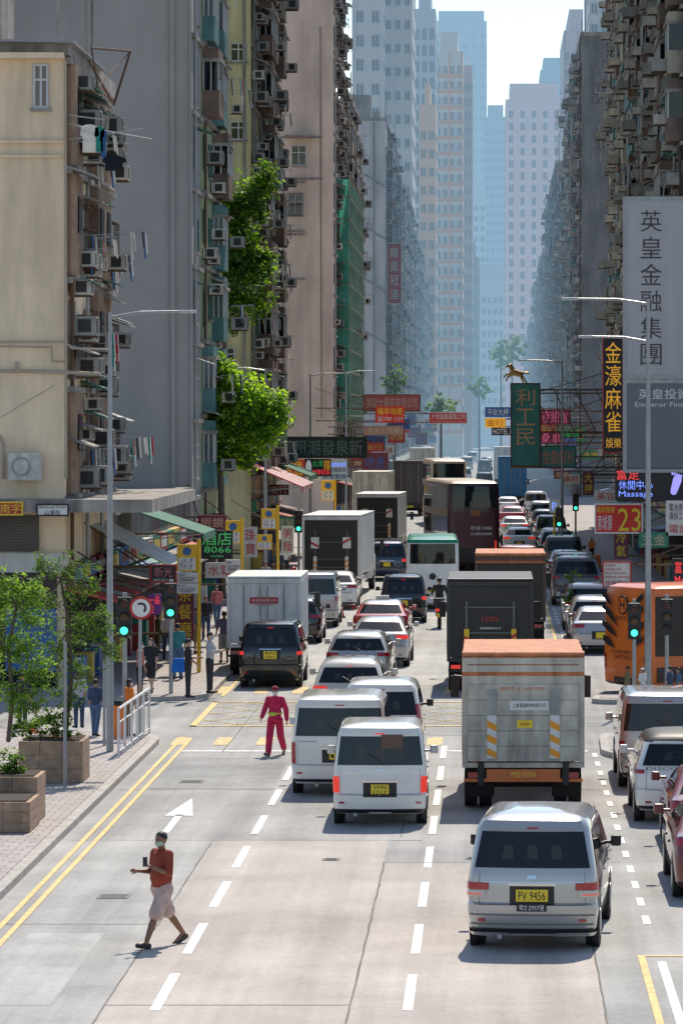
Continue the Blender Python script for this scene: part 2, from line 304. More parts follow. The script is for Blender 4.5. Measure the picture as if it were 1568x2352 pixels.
def car(kind,name,label,cat,X,Y,yaw=0,col=None,group='vehicles in the traffic lanes',lit=False,pl=None,plw=(.32,.19),top=None,topcol=None,scale=(1,1,1),lamps=None,detail=True,pz=.42,mirror=True,glass=None):
    K=dict(KIND[kind]); K['L']*=scale[1];K['W']*=scale[0];K['H']*=scale[2]
    t=thing(name,label,cat,(X,Y,.012),R(yaw),group); w0=K['win']; g=glass or GLASS
    shell(K,[col,topcol or col],t,top if top is not None else 99)
    patch(K,'rear_window',g,t,(-1.35,-1.3),(1.35,1.3),w0+.10,w0+.93,.01,14,3)
    patch(K,'windscreen',g,t,4.1,5,w0+.08,w0+.95,.01,5,3); patch(K,'windscreen',g,t,-4.1,-5,w0+.08,w0+.95,.01,5,3)
    for sd in (-1,1):
        for a,c in ((2.04,2.36),(2.39,2.66),(2.69,2.98)): patch(K,'side_window',g,t,sd*a,sd*c,w0+.10,w0+.93,.01,3,2)
    L=lamps or {'mpv':(1.0,2.1,4.9,6.0),'van':(1.1,1.9,4.3,5.0),'suv':(.9,1.9,5.0,6.1),'wagon':(.8,1.8,5.0,6.2),'sedan':(.78,1.8,4.7,5.8)}[kind]
    for sd in (-1,1): patch(K,'tail_light',TLL if lit else TL,t,sd*L[0],sd*L[1],L[2],L[3],.015,5,2)
    patch(K,'bumper_trim',BLACK,t,-1.7,1.7,.35,1.0,.012,12,1)
    zz=pz*K['H']; yy=lp(K,vz(K,zz),0)[1]
    patch(K,'plate_recess',DARKM,t,-.42,.42,vz(K,zz-.13),vz(K,zz+.13),.004,4,3)
    plate(t,yy-.006,zz,pl,*plw)
    hw=K['W']/2; r=.33 if kind in('mpv','van','suv') else .31
    for sd in (-1,1):
        for y in (.85*scale[1]+.05,K['L']-.9):
            MB().tube((sd*(hw+.002),y,r+.02),(sd*(hw-.1),y,r+.02),r+.06,n=20).build('wheel_arch',BLACK,t)
            wheel(t,sd*(hw+.004),y,r,.2,sd)
    if mirror:
        for sd in (-1,1):
            zb=K['rows'][7][0]*K['H']+.08; MB().box(min(sd*(hw+.05),sd*(hw+.2)),max(sd*(hw+.05),sd*(hw+.2)),K['L']-1.75,K['L']-1.63,zb-.03,zb+.13).box(min(sd*(hw-.08),sd*(hw+.06)),max(sd*(hw-.08),sd*(hw+.06)),K['L']-1.72,K['L']-1.66,zb,zb+.05).build('wing_mirror',[BLACK if kind=='mpv' else col],t,bevel=.03)
    if detail:
        if kind!='sedan': 
            patch(K,'garnish',CHROME if kind in('mpv','van') else col,t,-.45,.45,vz(K,zz+.14),vz(K,zz+.175),.02,4,1)
            q=lp(K,w0+.12,.1,.03); q2=lp(K,w0+.45,-.3,.03); MB().tube(q,q2,.012,n=5).build('wiper',BLACK,t)
            patch(K,'rear_spoiler',col,t,-1.1,1.1,w0+.99,w0+1.25,.05,8,1)
            for x in (-.5,0,.5):
                a=lp(K,w0+.3,x-.12,.014); c=lp(K,w0+.3,x+.12,.014); d_=lp(K,w0+.62,x+.09,.014); e=lp(K,w0+.62,x-.09,.014)
                MB().poly([a,c,d_,e]).build('headrest',mat('seat_seen_through_glass',(.035,.034,.033),.3),t)
        patch(K,'high_brake_light',TLL if lit else TL,t,-.13,.13,w0+1.02,w0+1.2,.06,3,1)
        for sd in (-1,1): patch(K,'reflector',TL,t,sd*.9,sd*1.12,vz(K,.16*K['H']+.12),vz(K,.16*K['H']+.155),.016,3,1)
        MB().tube((-.45,.15,.22),(-.45,-.02,.22),.035,n=10).build('exhaust_pipe',STEEL,t)
        b=MB()
        for v in range(3,7): 
            for s0 in (-1.02,1.0):
                b.poly([lp(K,v,s0,.004),lp(K,v,s0+.02,.004),lp(K,v+1,s0+.02,.004),lp(K,v+1,s0,.004)])
        for j in range(8): s0=-1+j*.25; b.poly([lp(K,3.0,s0,.006),lp(K,3.0,s0+.25,.006),lp(K,3.25,s0+.25,.006),lp(K,3.25,s0,.006)])
        b.build('tailgate_seam',DARKM,t)
        for sd in (-1,1):
            for s in (2.375,2.675):
                c=MB()
                for v in range(1,7): c.poly([lp(K,v,sd*s,.004),lp(K,v,sd*(s+.006),.004),lp(K,v+1,sd*(s+.006),.004),lp(K,v+1,sd*s,.004)])
                c.build('door_seam',DARKM,t)
                MB().box(min(sd*hw,sd*(hw+.03)),max(sd*hw,sd*(hw+.03)),lp(K,6,s)[1]+.08,lp(K,6,s)[1]+.26,K['H']*.5,K['H']*.5+.03).build('door_handle',col,t)
    return t,K
silver=mat('paint_silver',(.46,.46,.455),.3,.45,.04,3,coat=1); white=paint('white',(.78,.77,.73)); black=paint('black',(.012,.012,.014),.2); dred=paint('dark_red',(.16,.012,.015)); red=paint('red',(.42,.02,.025)); dgrey=paint('dark_grey',(.06,.065,.07)); dblue=paint('dark_blue',(.02,.04,.09)); champagne=paint('champagne',(.52,.50,.45))
t,K=car('mpv','minivan','silver minivan nearest the camera with double rear number plate','minivan',.58,54.9,-4.4,silver,pl='PV 9456',plw=(.45,.17),pz=.415,lamps=(.82,2.12,4.68,5.15))
y_=lp(K,vz(K,.64),0)[1]; plate(t,y_-.012,.63,'粤Z·Z957港',.42,.11,TXB,TXW)
for sd in (-1,1): patch(K,'reversing_lamp',mat('clear_lamp',(.6,.58,.56),.1,coat=1),t,sd*.88,sd*2.05,4.3,4.64,.016,5,1); patch(K,'indicator',mat('lamp_stripe',(.8,.15,.1),.2,emit=.3),t,sd*.95,sd*1.95,4.4,4.48,.022,4,1)
patch(K,'badge',CHROME,t,-.09,.09,5.6,6.2,.03,4,1)
patch(K,'chrome_strip',CHROME,t,-.95,.95,5.16,5.3,.022,8,1)
for sd in (-1,1): patch(K,'skirt_lip',silver,t,sd*.5,sd*2.1,-.0,.5,.05,8,1)
for v in (1.2,1.75): patch(K,'bumper_crease_shade',mat('shadow_grey',(.16,.16,.16),.5),t,-1.6,1.6,v,v+.08,.012,12,1)  # flat grey strips: the shade of bumper creases put in as colour
t,K=car('van','van','white van with plate WN 1217 nearest in the middle lane','van',PX(872,71.8),71.8,.5,white,lit=True,pl='WN\n1217',plw=(.33,.2),pz=.36,scale=(.97,.95,.985),lamps=(1.1,1.95,4.05,4.95))
patch(K,'badge',CHROME,t,-.09,.09,6.0,6.6,.03,4,1); text('NISSAN',-.62,-.42,.98,1.01,.03,CHROME,t)
q=lp(K,7.5,.3,.014); MB().box(.02,.42,q[1]-.012,q[1]-.002,1.42,1.68).build('cardboard_box',mat('card',(.12,.07,.045),.5),t)
for sd in (-1,1): patch(K,'lower_bumper',BLACK,t,sd*.3,sd*1.6,.1,.35,.02,5,1)
t,K=car('van','van','white van with long roof partly hidden behind the nearer white van','van',PX(779,77.6),77.6,0,white,pl='U',plw=(.4,.12),pz=.40,scale=(1.08,1.05,1.04),lamps=(1.25,1.95,4.0,5.8))
text('TRANSPORTER',-.82,-.45,1.06,1.09,.03,TXB,t)
car('mpv','minivan','white minivan with tall red corner lamps beyond the two vans','minivan',PX(875,83.5),83.5,0,white,scale=(.95,.95,.98),lamps=(1.3,2.05,5.3,7.5))
car('wagon','minivan','silver low minivan with roof rails before the yellow box','minivan',PX(802,93.7),93.7,0,champagne,scale=(1.0,1.,1.13),lit=True)
car('wagon','estate_car','silver estate car queued beyond the crossing','car',PX(821,109),109,-1,silver)
car('sedan','saloon_car','pale silver saloon queued behind the red taxi','car',PX(869,117.6),117.6,-1,silver,lit=True)
t,K=car('sedan','taxi','red taxi with silver roof','taxi',PX(872,128.6),128.6,-1,red,top=8,topcol=silver)
MB().box(-.22,.22,1.9,2.05,1.45,1.58).build('taxi_sign',WHITE,t,bevel=.02)
car('mpv','minivan','black minivan stopped ahead of the red taxi','minivan',PX(926,143),143,1,black,scale=(.92,.9,.92),lit=True)
car('mpv','minivan','black minivan with plate RN 9361 waiting behind the box truck','minivan',PX(620,108.5),108.5,0,black,scale=(.93,.98,.97),pl='RN\n9361',plw=(.36,.22),pz=.50,lamps=(1.2,2.1,5.0,5.9),lit=True)
car('van','van','grey van with roof rails at the left kerb ahead of the box truck','van',-6.4,140,0,silver,scale=(1.08,1.05,1.04),lamps=(1.2,1.95,4.9,7.0))
car('wagon','car','black hatchback squeezed beside the box truck at the left kerb','car',-6.5,130,0,black)
car('sedan','saloon_car','white saloon in front of the grey van at the left kerb','car',-6.1,153,0,white)
car('mpv','minivan','dark blue minivan right of the large white lorry','minivan',PX(888,180),180,0,dblue,scale=(.95,.95,.95),lit=True)
car('van','van','red van between the orange truck and the double decker bus','van',PX(1190,172),172,0,red,scale=(1.05,1,1.0))
for i,(X,Y,c,cn) in enumerate([(1.6,215,white,'white'),(1.5,240,silver,'silver'),(1.5,268,red,'red'),(1.35,300,white,'pale white'),(1.3,345,dgrey,'dark grey')]):
    car('sedan','car','distant %s car, number %s in the lane right of the bus counting away'%(cn,['one','two','three','four','five'][i]),'car',X,Y,0,c,detail=False,lit=i<2)
G2='cars along the right kerb'
car('van','van','silver van queued at the right edge ahead of the white four wheel drive','van',3.58,79,0,silver,G2,scale=(1.1,1.05,1.03))
t,K=car('suv','suv','white four wheel drive with black roof glass at the right edge','car',3.62,72.2,0,white,G2,top=8,topcol=BLACK,lamps=(1.15,1.9,5.2,6.2),scale=(1.02,1,1))
text('DISCOVERY',-.75,.35,1.0,1.05,.03,TXB,t)
car('sedan','car','dark red car at the right edge behind the white four wheel drive','car',3.95,66.4,0,dred,G2)
car('sedan','car','maroon car cut by the right edge lowest in the photo','car',3.78,60.6,0,dred,G2,scale=(1.03,1,1))
cols=[(dgrey,'dark grey'),(silver,'silver'),(white,'white'),(dblue,'dark blue'),(black,'black')]
car('suv','suv','large dark four wheel drive parked at the right kerb past the coach','car',3.45,156,0,dgrey,G2,scale=(1.08,1,1.2))
for i,(Y,kd,j) in enumerate([(124,'sedan',1),(131,'wagon',1),(138,'suv',1),(163,'van',0),(170,'sedan',3),(178,'sedan',4),(186,'mpv',0),(195,'wagon',2),(204,'suv',3),(214,'sedan',1),(225,'mpv',4),(237,'sedan',2),(250,'suv',0),(264,'mpv',1),(280,'sedan',4),(300,'van',2)]):
    car(kd,'parked_car','%s parked %s, %s along the right kerb row'%(cols[j][1],{'suv':'four wheel drive','mpv':'minivan','van':'van'}.get(kd,'car' if kd=='sedan' else 'hatchback'),['first','second','third','fourth','fifth','sixth','seventh','eighth','ninth','tenth','eleventh','twelfth','thirteenth','fourteenth','fifteenth','sixteenth'][i]),'car',3.5,Y,0,cols[j][0],G2,detail=Y<170)
OSTR=mat('stripe_yellow',(.8,.5,.03),.5)
def truck(label,X,Y,yaw,W,BL,ZT,bodym,cabm,roofm=None,rear='doors',lit=False,pl=None,logo=None,group='vehicles in the traffic lanes',framem=None,zf=.95,accent=None,chev=None,band=None):
    t=thing('box_truck',label,'truck',(X,Y,.012),R(yaw),group); h=W/2; framem=framem or bodym; roofm=roofm or bodym
    MB().box(-h,h,.05,BL,zf,ZT-.06).build('cargo_box',bodym,t,bevel=.02)
    MB().box(-h-.01,h+.01,.03,BL+.02,ZT-.058,ZT).build('box_roof',roofm,t,bevel=.02)
    f=MB(); 
    for sd in (-1,1): f.box(min(sd*(h+.012),sd*(h-.09)),max(sd*(h+.012),sd*(h-.09)),0,.12,zf-.02,ZT-.08)
    f.box(-h-.012,h+.012,0,.12,zf-.12,zf-.025); f.box(-h+.09,h-.09,0,.10,ZT-.2,ZT-.08); f.build('rear_frame',framem,t)
    if band: MB().prism([(-h-.014,-.012,ZT-band),(-h-.014,.06,ZT+.02),(-h-.014,.3,ZT+.03),(-h-.014,.3,ZT-band)],(W+.028,0,0)).build('roof_valance',roofm,t)
    rb=MB(); 
    for i in range(int(BL/.5)):
        for sd in (-1,1): rb.box(min(sd*h,sd*(h+.02)),max(sd*h,sd*(h+.02)),.3+i*.5,.36+i*.5,zf+.1,ZT-.15)
    rb.build('side_rib',bodym,t)
    c=MB(); 
    for sd in (-1,1): c.box(sd*.42-.05,sd*.42+.05,.1,BL+1.2,.62,.84)
    for y in (.3,BL*.5,BL-.3): c.box(-.9,.9,y,y+.1,.7,.84)
    c.tube((-.6,1.1,.45),(.6,1.1,.45),.09); c.build('chassis',DARKM,t)
    for sd in (-1,1):
        for x in (h-.03,h-.31): wheel(t,sd*x,1.15,.42,.24,sd)
        wheel(t,sd*(h-.06),BL+.9,.42,.24,sd)
        MB().box(min(sd*(h-.6),sd*(h-.04)),max(sd*(h-.6),sd*(h-.04)),.62,.64,.22,.75).build('mud_flap',RUB,t)
        MB().box(min(sd*(h-.36),sd*(h-.1)),max(sd*(h-.36),sd*(h-.1)),-.02,.04,.64,.74).build('tail_light',TLL if lit else TL,t)
    MB().box(-h+.02,h-.02,.0,.05,.56,.62).box(-h+.45,h-.45,-.01,.03,.62,.8).build('bumper_bar',accent or DARKM,t)
    plate(t,-.03,.71,pl,.55,.14,accent or YEL,YEL if accent else TXB)
    CK=dict(L=1.9,W=W*.93,H=min(2.35,ZT-.2),r=.18,rows=[(.14,.0,.1,.94),(.2,.0,.0,1),(.45,.0,.0,1),(.55,.0,.05,1),(.9,.05,.4,.92),(.97,.1,.5,.86),(1,.3,.7,.7)])
    cb=shell(CK,[cabm,cabm],t,name='cab'); cb.location=(0,BL+.15,.15)
    for sd in (-1,1): 
        patch(CK,'cab_window',GLASS,cb,sd*2.3,sd*2.9,3.1,3.9)
        MB().tube((sd*h*.9,BL+1.7,2.1),(sd*(h+.22),BL+1.75,2.15),.02).box(min(sd*(h+.12),sd*(h+.3)),max(sd*(h+.12),sd*(h+.3)),BL+1.68,BL+1.76,1.7,2.15).build('wing_mirror',BLACK,t)
    patch(CK,'windscreen',GLASS,cb,4,5,3.1,3.95); patch(CK,'windscreen',GLASS,cb,-4,-5,3.1,3.95)
    zr=ZT-.22
    if rear=='doors':
        for sd in (-1,1): MB().box(min(sd*.012,sd*(h-.1)),max(sd*.012,sd*(h-.1)),.02,.05,zf+.0,zr).build('rear_door',bodym,t)
        for x in (-h*.55,-.1,.1,h*.55): MB().tube((x,0,zf+.05),(x,0,zr-.05),.018,n=6).build('lock_bar',STEEL,t)
    if rear=='lift':
        o=MB(); hh=(zr-zf); n=5
        for i in range(n): o.box(-h+.1,h-.1,-.05,.0,zf+hh*.80*i/n+.005,zf+hh*.80*(i+1)/n-.005)
        o.build('tail_lift',LIFTM,t)
        MB().box(-h+.09,h-.09,.0,.05,zf,zr).build('rear_panel',framem,t)
        for sd in (-1,1):
            s_=MB(); x0=sd*h*.52-.09; z0=zf+.12
            s_.box(x0-.0,x0+.18,-.07,-.051,z0-.1,z0+1.25,0)
            for q in range(3): s_.poly([(x0,-.0755,z0+.02+q*.26),(x0+.18,-.0755,z0-.07+q*.26),(x0+.18,-.0755,z0+.06+q*.26),(x0,-.0755,z0+.15+q*.26)],1)
            s_.box(x0,x0+.18,-.0735,-.072,z0-.06,z0+.76,2)
            s_.build('hazard_board',[GALV,OHAZ,WHITE],t)
            MB().box(sd*h*.7-.06,sd*h*.7+.06,-.04,.1,.5,zf-.02).build('lift_arm',DARKM,t)
    if rear=='open':
        MB().box(-h+.1,h-.1,.0,.05,zf,zr).build('rear_opening',DARKM,t)
        g=MB(); 
        for sd in (-1,1): g.box(sd*h*.55-.03,sd*h*.55+.03,-.05,0,.5,zr-.4)
        for z in (.9,1.25,1.6,2.3): g.box(-h*.6,h*.6,-.045,-.01,z,z+.04)
        g.build('lift_rail',mat('dark_zinc',(.13,.13,.13),.5,.3),t)
        for sd in (-1,1):
            for z,w,nq,c1,c2 in (((zf+.1,.07,3,OHAZ,WHITE),(zf+1.3,.17,1,REDP,WHITE)) if chev else ((zf+.1,.07,3,REDP,OSTR),)):
                s_=MB(); x0=sd*h*.55-w
                for q in range(nq): s_.poly([(x0,-.075,z+q*.2),(x0+2*w,-.075,z+w*sd+q*.2),(x0+2*w,-.075,z+.1+w*sd+q*.2),(x0,-.075,z+.1+q*.2)],0)
                s_.box(x0,x0+2*w,-.072,-.066,z-.1-(w if nq==1 else 0)*.5,z+.2*nq+.08,1); s_.build('hazard_board',[c1,c2],t)
    for (tx,x0,x1,z0,z1,m,bg) in (logo or []):
        if bg: MB().box(x0-.06,x1+.06,-.058 if rear!='doors' else -.01,-.052 if rear!='doors' else .018,z0-.05,z1+.05).build('panel_sign',bg,t)
        text(tx,x0,x1,z0,z1,-.062 if rear!='doors' else -.014,m,t)
    return t
GALV=mat('dull_zinc',(.38,.39,.37),.5,.2,.2,3,streak=.3); OHAZ=mat('hazard_orange',(.9,.36,.02),.5)
LIFTM=mat('dirty_aluminium',(.60,.57,.48),.55,.0,.3,2.2,streak=.5,smap=(3,3,.4))
cream=mat('truck_cream',(.60,.56,.46),.5,0,.25,2,streak=.4,smap=(3,3,.4)); rust=mat('rust_orange_roof',(.60,.19,.06),.6,0,.35,3,streak=.4,smap=(3,3,.4))
dwhite=mat('truck_white',(.74,.74,.72),.45,0,.1,2,streak=.25,smap=(3,3,.3)); tblack=mat('truck_black',(.028,.028,.03),.45,0,.2,2,streak=.3)
orange=mat('truck_orange',(.68,.19,.05),.5,0,.15,3)
truck('large cream truck with orange roof frame and silver tail lift, plate MG 4336',.63,74.6,0,2.3,4.9,3.0,orange,orange,rust,'lift',pl='MG 4336',framem=cream,accent=orange,band=.42,logo=[('上集運通風物有限公司',-.2,.42,1.98,2.06,TXB,WHITE),('機運優惠',-.06,.12,1.64,1.69,REDP,YEL),('貝利中 心 04921550',-.45,.4,2.30,2.38,orange,None)])
truck('black box truck with hazard stripes and LEED lettering',0,107,0,2.34,5.2,3.1,tblack,tblack,None,'open',lit=True,logo=[('LEED',-.22,.22,1.95,2.06,REDP,None),('快捷運輸有限公司',-.28,.28,1.72,1.78,TXW,None)])
truck('brown box truck with orange top ahead of the black truck',.66,128,0,2.28,5.2,3.05,mat('truck_brown',(.09,.05,.04),.6,0,.2,2),tblack,rust,'open',band=.3)
truck('white box truck with red label parked behind the black minivan',-6.55,113.6,0,2.12,4.6,2.9,dwhite,dwhite,None,'doors',logo=[('香港仔搬運公司',-.35,.35,2.16,2.24,TXW,REDP),('www.hkmover.hk',-.3,.3,2.05,2.10,REDP,None)])
truck('tall white lorry with open dark back and red chevrons',PX(760,163),163,-2.5,2.4,8.2,3.45,dwhite,dwhite,None,'open',lit=True,framem=dwhite,chev=1)
truck('white box truck farther along the left lane past the tall lorry',PX(866,214),214,-2,2.4,7,3.35,dwhite,dwhite,None,'open',chev=1)
truck('grey box truck at the left kerb farther on',PX(850,262),262,-2,2.4,7,3.9,cream,dwhite,None,'doors')
truck('dark high truck with canvas load far up the left lane',PX(940,300),300,0,2.4,6,4.2,mat('truck_canvas',(.09,.08,.08),.9),tblack,None,'doors')
truck('blue box truck far ahead right of the buses',1.9,335,0,2.4,6,4.2,mat('truck_blue',(.03,.16,.33),.6),dwhite,None,'doors')
truck('cream lorry far ahead between the left lanes',PX(968,390),390,0,2.4,6,4.5,cream,tblack,None,'doors')
truck('white lorry farthest ahead right of centre',1.6,420,0,2.4,6,4.4,dwhite,dwhite,None,'doors')
ORD=['first','second','third','fourth','fifth','sixth','seventh','eighth','ninth','tenth','eleventh','twelfth','thirteenth','fourteenth','fifteenth','sixteenth']
for i in range(9):
    Y=360+i*42; c=cols[(i*3+1)%5]
    car(['sedan','mpv','van'][i%3],'car','tiny far %s car %s away in the centre lanes'%(c[1],ORD[i]),'car',[-3.4,-.6,-3,1.6,-.8][i%5],Y,0,c[0],detail=False,mirror=False)
def bus(name,label,cat,X,Y,yaw,L,W,H,lower,upper,top_row,wins,group='buses in the street',bow=.06,r=.2):
    K=dict(L=L,W=W,H=H,r=r,bow=bow,rows=[(.07,.12,.1,.95),(.10,.02,.02,1),(.34,.0,.0,1),(.38,.0,.02,1),(.62,.03,.06,1),(.66,.03,.07,1),(.93,.06,.12,.985),(.975,.12,.2,.95),(1,.35,.4,.85)])
    t=thing(name,label,cat,(X,Y,.012),R(yaw),group); shell(K,[lower,upper],t,top_row)
    for k,(nm,m,s0,s1,v0,v1) in enumerate(wins):
        patch(K,nm,m,t,s0,s1,v0,v1,.012+.004*(k%3),max(4,int(abs(s1-s0)*6)),2)
    for sd in (-1,1):
        for y in (2.2 if L>8 else 1.3,L-2.2 if L>8 else L-1.1): 
            MB().tube((sd*(W/2+.004),y,.47),(sd*(W/2-.2),y,.47),.54,n=20).build('wheel_arch',BLACK,t); wheel(t,sd*(W/2+.01),y,.46,.28,sd)
    return t,K
maroon=mat('bus_maroon',(.045,.012,.018),.3,0,.2,1,coat=.3); tan=mat('bus_tan',(.45,.36,.25),.4,0,.2,1); bbr=mat('bus_side_brown',(.15,.10,.075),.4,0,.3,1)
def sw(m): return [('side_panel',m,-2.02,-2.99,.9,6.9),('side_window',GLASS,2.02,2.96,5.1,5.95),('side_window',GLASS,-2.02,-2.96,5.1,5.95),('side_window',GLASS,2.02,2.96,3.1,3.95),('side_window',GLASS,-2.02,-2.96,3.1,3.95)]
t,K=bus('double_decker_bus','maroon double decker bus with dark advert on its back','bus',PX(1089,190),190,7.5,11,2.5,4.42,maroon,tan,7,sw(bbr)+[('rear_window',GLASS,-1.1,1.1,5.2,6.3),('advert_panel',mat('advert_wine',(.075,.014,.03),.4),-.95,.95,1.8,4.9),('tail_light',TLL,.95,1.1,1.6,2.2),('tail_light',TLL,-.95,-1.1,1.6,2.2),('engine_grille',BLACK,-.8,.8,1.05,1.7)])
text('周大福 T MARK',-.2,.85,2.05,2.25,-.06,TXW,t); text('天然鑽石新標準',-.2,.85,1.8,1.93,-.06,TXW,t); text('305',-.2,.25,2.75,3.0,-.06,AMB,t)
bus('double_decker_bus','cream double decker bus ahead of the maroon one','bus',PX(1030,272),272,4,11,2.5,4.6,tan,tan,7,sw(tan)+[('rear_window',GLASS,-1.1,1.1,5.2,6.2)])
gm=mat('minibus_green',(.01,.25,.14),.35,0,.1,2,coat=.3)
t,K=bus('minibus','white minibus with green roof','minibus',PX(993,153),153,1,6.9,2.05,2.8,white,gm,6,[('rear_window',GLASS,-1.2,1.2,4.5,5.95),('green_band',gm,-1.9,1.9,6.0,6.9),('side_window',GLASS,2.05,2.96,3.6,5.95),('side_window',GLASS,-2.05,-2.96,3.6,5.95),('tail_light',TLL,1.0,1.3,1.9,3.0),('tail_light',TL,-1.0,-1.3,1.9,3.0)])
plate(t,-.01,.75,None,.35,.14); MB().tube((.0,-.03,1.3),(.0,-.0,1.3),.13,n=16).build('badge',BLACK,t)
text('小心',-.7,-.4,1.2,1.35,-.02,REDP,t)
co=mat('coach_orange',(.80,.18,.025),.3,0,.15,1.5,coat=.4)
t,K=bus('coach','orange coach with black claw stripes at the right corner','coach',3.62,106.6,-60,10,2.45,2.95,co,co,7,[('side_window',GLASS,-2.04,-2.96,3.2,5.95),('bumper',BLACK,-1.9,1.9,.2,.9),('tail_light',TL,.95,1.2,1.4,2.4),('tail_light',TL,-.95,-1.2,1.4,2.4),('vent',BLACK,-.5,.5,.95,1.2)])
for k in range(5): MB().box(1.228,1.262,.25+k*1.9,2.08+k*1.9,1.05,2.66).build('side_window',GLASS,t)
MB().box(1.228,1.25,.3,9.5,.35,.75).build('side_skirt',mat('skirt_dark',(.05,.03,.03),.5),t)
for x0,z0,x1,z1 in [(-1.05,2.3,-.2,1.78),(-1.05,1.82,-.25,1.5),(-1.0,1.4,-.4,1.2),(1.05,2.3,.3,1.82),(1.05,1.85,.35,1.52),(1.0,1.45,.5,1.3),(1.05,2.62,.45,2.3),(-1.05,2.62,-.5,2.35)]: MB().poly([(x0,-.03,z0),((x0+x1)/2,-.03,(z0+z1)/2-.04),(x1,-.03,z1),((x0+x1)/2,-.03,(z0+z1)/2+.17),(x0,-.03,z0+.16)]).build('claw_stripe',BLACK,t)
b=MB(); b.tube((.0,-.03,2.4),(.0,-.022,2.4),.26,n=24,m=0); b.tube((0,-.036,2.4),(0,-.031,2.4),.21,n=24,m=1); b.box(-.12,-.07,-.044,-.038,2.27,2.53,0); b.box(.07,.12,-.044,-.038,2.27,2.53,0); b.box(-.07,.07,-.044,-.038,2.37,2.43,0); b.build('round_emblem',[BLACK,co],t)
text('太和巴士',-.4,.4,1.97,2.1,-.04,BLACK,t); text('紅石旅遊有限公司',-.6,.6,1.08,1.17,-.04,BLACK,t); text('2497 3622',-.4,.4,.93,1.03,-.04,BLACK,t)
def motorbike(label,X,Y,yaw=0,group='motorcycles'):
    t=thing('motorcycle',label,'motorcycle',(X,Y,.012),R(yaw),group)
    for y in (.32,1.6): MB().tube((-.06,y,.3),(.06,y,.3),.3,n=18).build('wheel',RUB,t,smooth=True)
    b=MB(); b.cap((0,.5,.6),(0,1.3,.7),.14,.17); b.cap((0,.15,.75),(0,.8,.8),.10,.13); b.build('body',black,t,smooth=True)
    MB().box(-.14,.14,.0,.1,.62,.72).build('tail_light',TLL,t,bevel=.02); MB().box(-.1,.1,-.01,.03,.42,.56).build('number_plate',YEL,t)
    MB().tube((-.36,1.35,1.02),(.36,1.35,1.02),.02).tube((0,1.4,1.0),(0,1.6,.35),.03).build('handlebar',STEEL,t)
    MB().box(-.2,.2,-.05,.32,.82,1.1).build('top_box',BLACK,t,bevel=.03)
    for sd in (-1,1): MB().box(sd*.42-.07,sd*.42+.07,1.3,1.33,1.1,1.2).build('mirror',BLACK,t,bevel=.02)
motorbike('black motorcycle carrying a rider beside the minibus',PX(1008,139),139)
person('motorcycle rider in black jacket and helmet seated beside the minibus',PX(1008,139),139.75,0,1.68,'tan',top=BK,sleeve=1.,bot=BK,blen=1.,ll=(75,75),rl=(75,75),la=(45,15,20),ra=(45,15,20),hat=BLACK,z=.42,hair=(.02,.02,.021))
for i,(X,Y) in enumerate([(2.3,232),(2.35,226),(2.4,220),(5.2,128)]): motorbike('parked motorcycle %s at the right kerb'%['farthest','middle','nearest of three','beside the coach'][i],X,Y,70)
# ---------- ground ----------
def sheet(name,pts,z,m):
    o=MB().poly([(x,y,z) for x,y in pts]).build(name,m); o['kind']='structure'; return o
ASP=mat('grey_concrete_road',(.36,.355,.345),.85,0,.2,.45,bump=.25,road=.28); PINK=mat('warm_concrete_slab',(.45,.405,.37),.85,0,.15,.6,bump=.25,road=.22); GLANE=mat('grey_slab',(.39,.385,.37),.85,0,.2,.5,bump=.25,road=.25)
sheet('ground',[(-900,-50),(900,-50),(900,3000),(-900,3000)],-.012,mat('far_ground',(.2,.2,.2),.9))
sheet('road',[(-60,20),(60,20),(60,1600),(-60,1600)],0,ASP)
sheet('road_slab_left',[(-7.6,40),(-4.93,40),(-4.93,69.5),(-7.6,69.5)],.004,GLANE)
sheet('road_slab_middle',[(-4.9,40),(-1.8,40),(-1.8,69.5),(-4.9,69.5)],.004,PINK)
sheet('road_slab_right',[(-1.76,40),(1.44,40),(1.44,66),(-1.76,66)],.004,PINK)
sheet('road_slab_bay',[(1.47,40),(5.2,40),(5.2,66),(1.47,66)],.004,GLANE)
sheet('road_slab_far',[(-7.5,110),(2.2,110),(2.2,180),(-7.5,180)],.004,mat('pale_slab',(.42,.41,.39),.85,0,.18,.5,road=.2))
RP=mat('repair_patch',(.31,.31,.305),.85,0,.25,.6,road=.2)
sheet('road_repair_patch',[(-6.9,79.2),(-4.4,79.2),(-4.4,86.5),(-6.9,86.5)],.004,RP)
sheet('road_repair_patch_crossing',[(-3.9,92.5),(.2,92.5),(.2,94.9),(-3.9,94.9)],.004,RP)
sheet('road_repair_patch_left',[(-6.7,50),(-5.6,50),(-5.6,57),(-6.7,57)],.007,mat('pale_patch',(.43,.425,.41),.85,0,.2,.8,road=.2))
CRK=mat('crack_tar',(.16,.15,.14),.9)
def mark(name,rects,m,z=.009):
    b=MB()
    for r in rects: b.poly([(x,y,z) for x,y in r])
    o=b.build(name,m); o['kind']='structure'; return o
def rc(x0,x1,y0,y1): return [(x0,y0),(x1,y0),(x1,y1),(x0,y1)]
def wob(x,y0,y1,w,a=.012):
    out=[];y=y0;c=x;pw=w
    while y<y1:
        n=min(y1,y+random.uniform(.3,.9)); d=x+random.uniform(-a,a); ww=w*random.uniform(.5,1.5); out.append([(c-pw,y),(c+pw,y),(d+ww,n),(d-ww,n)]); c=d;y=n;pw=ww
    return out
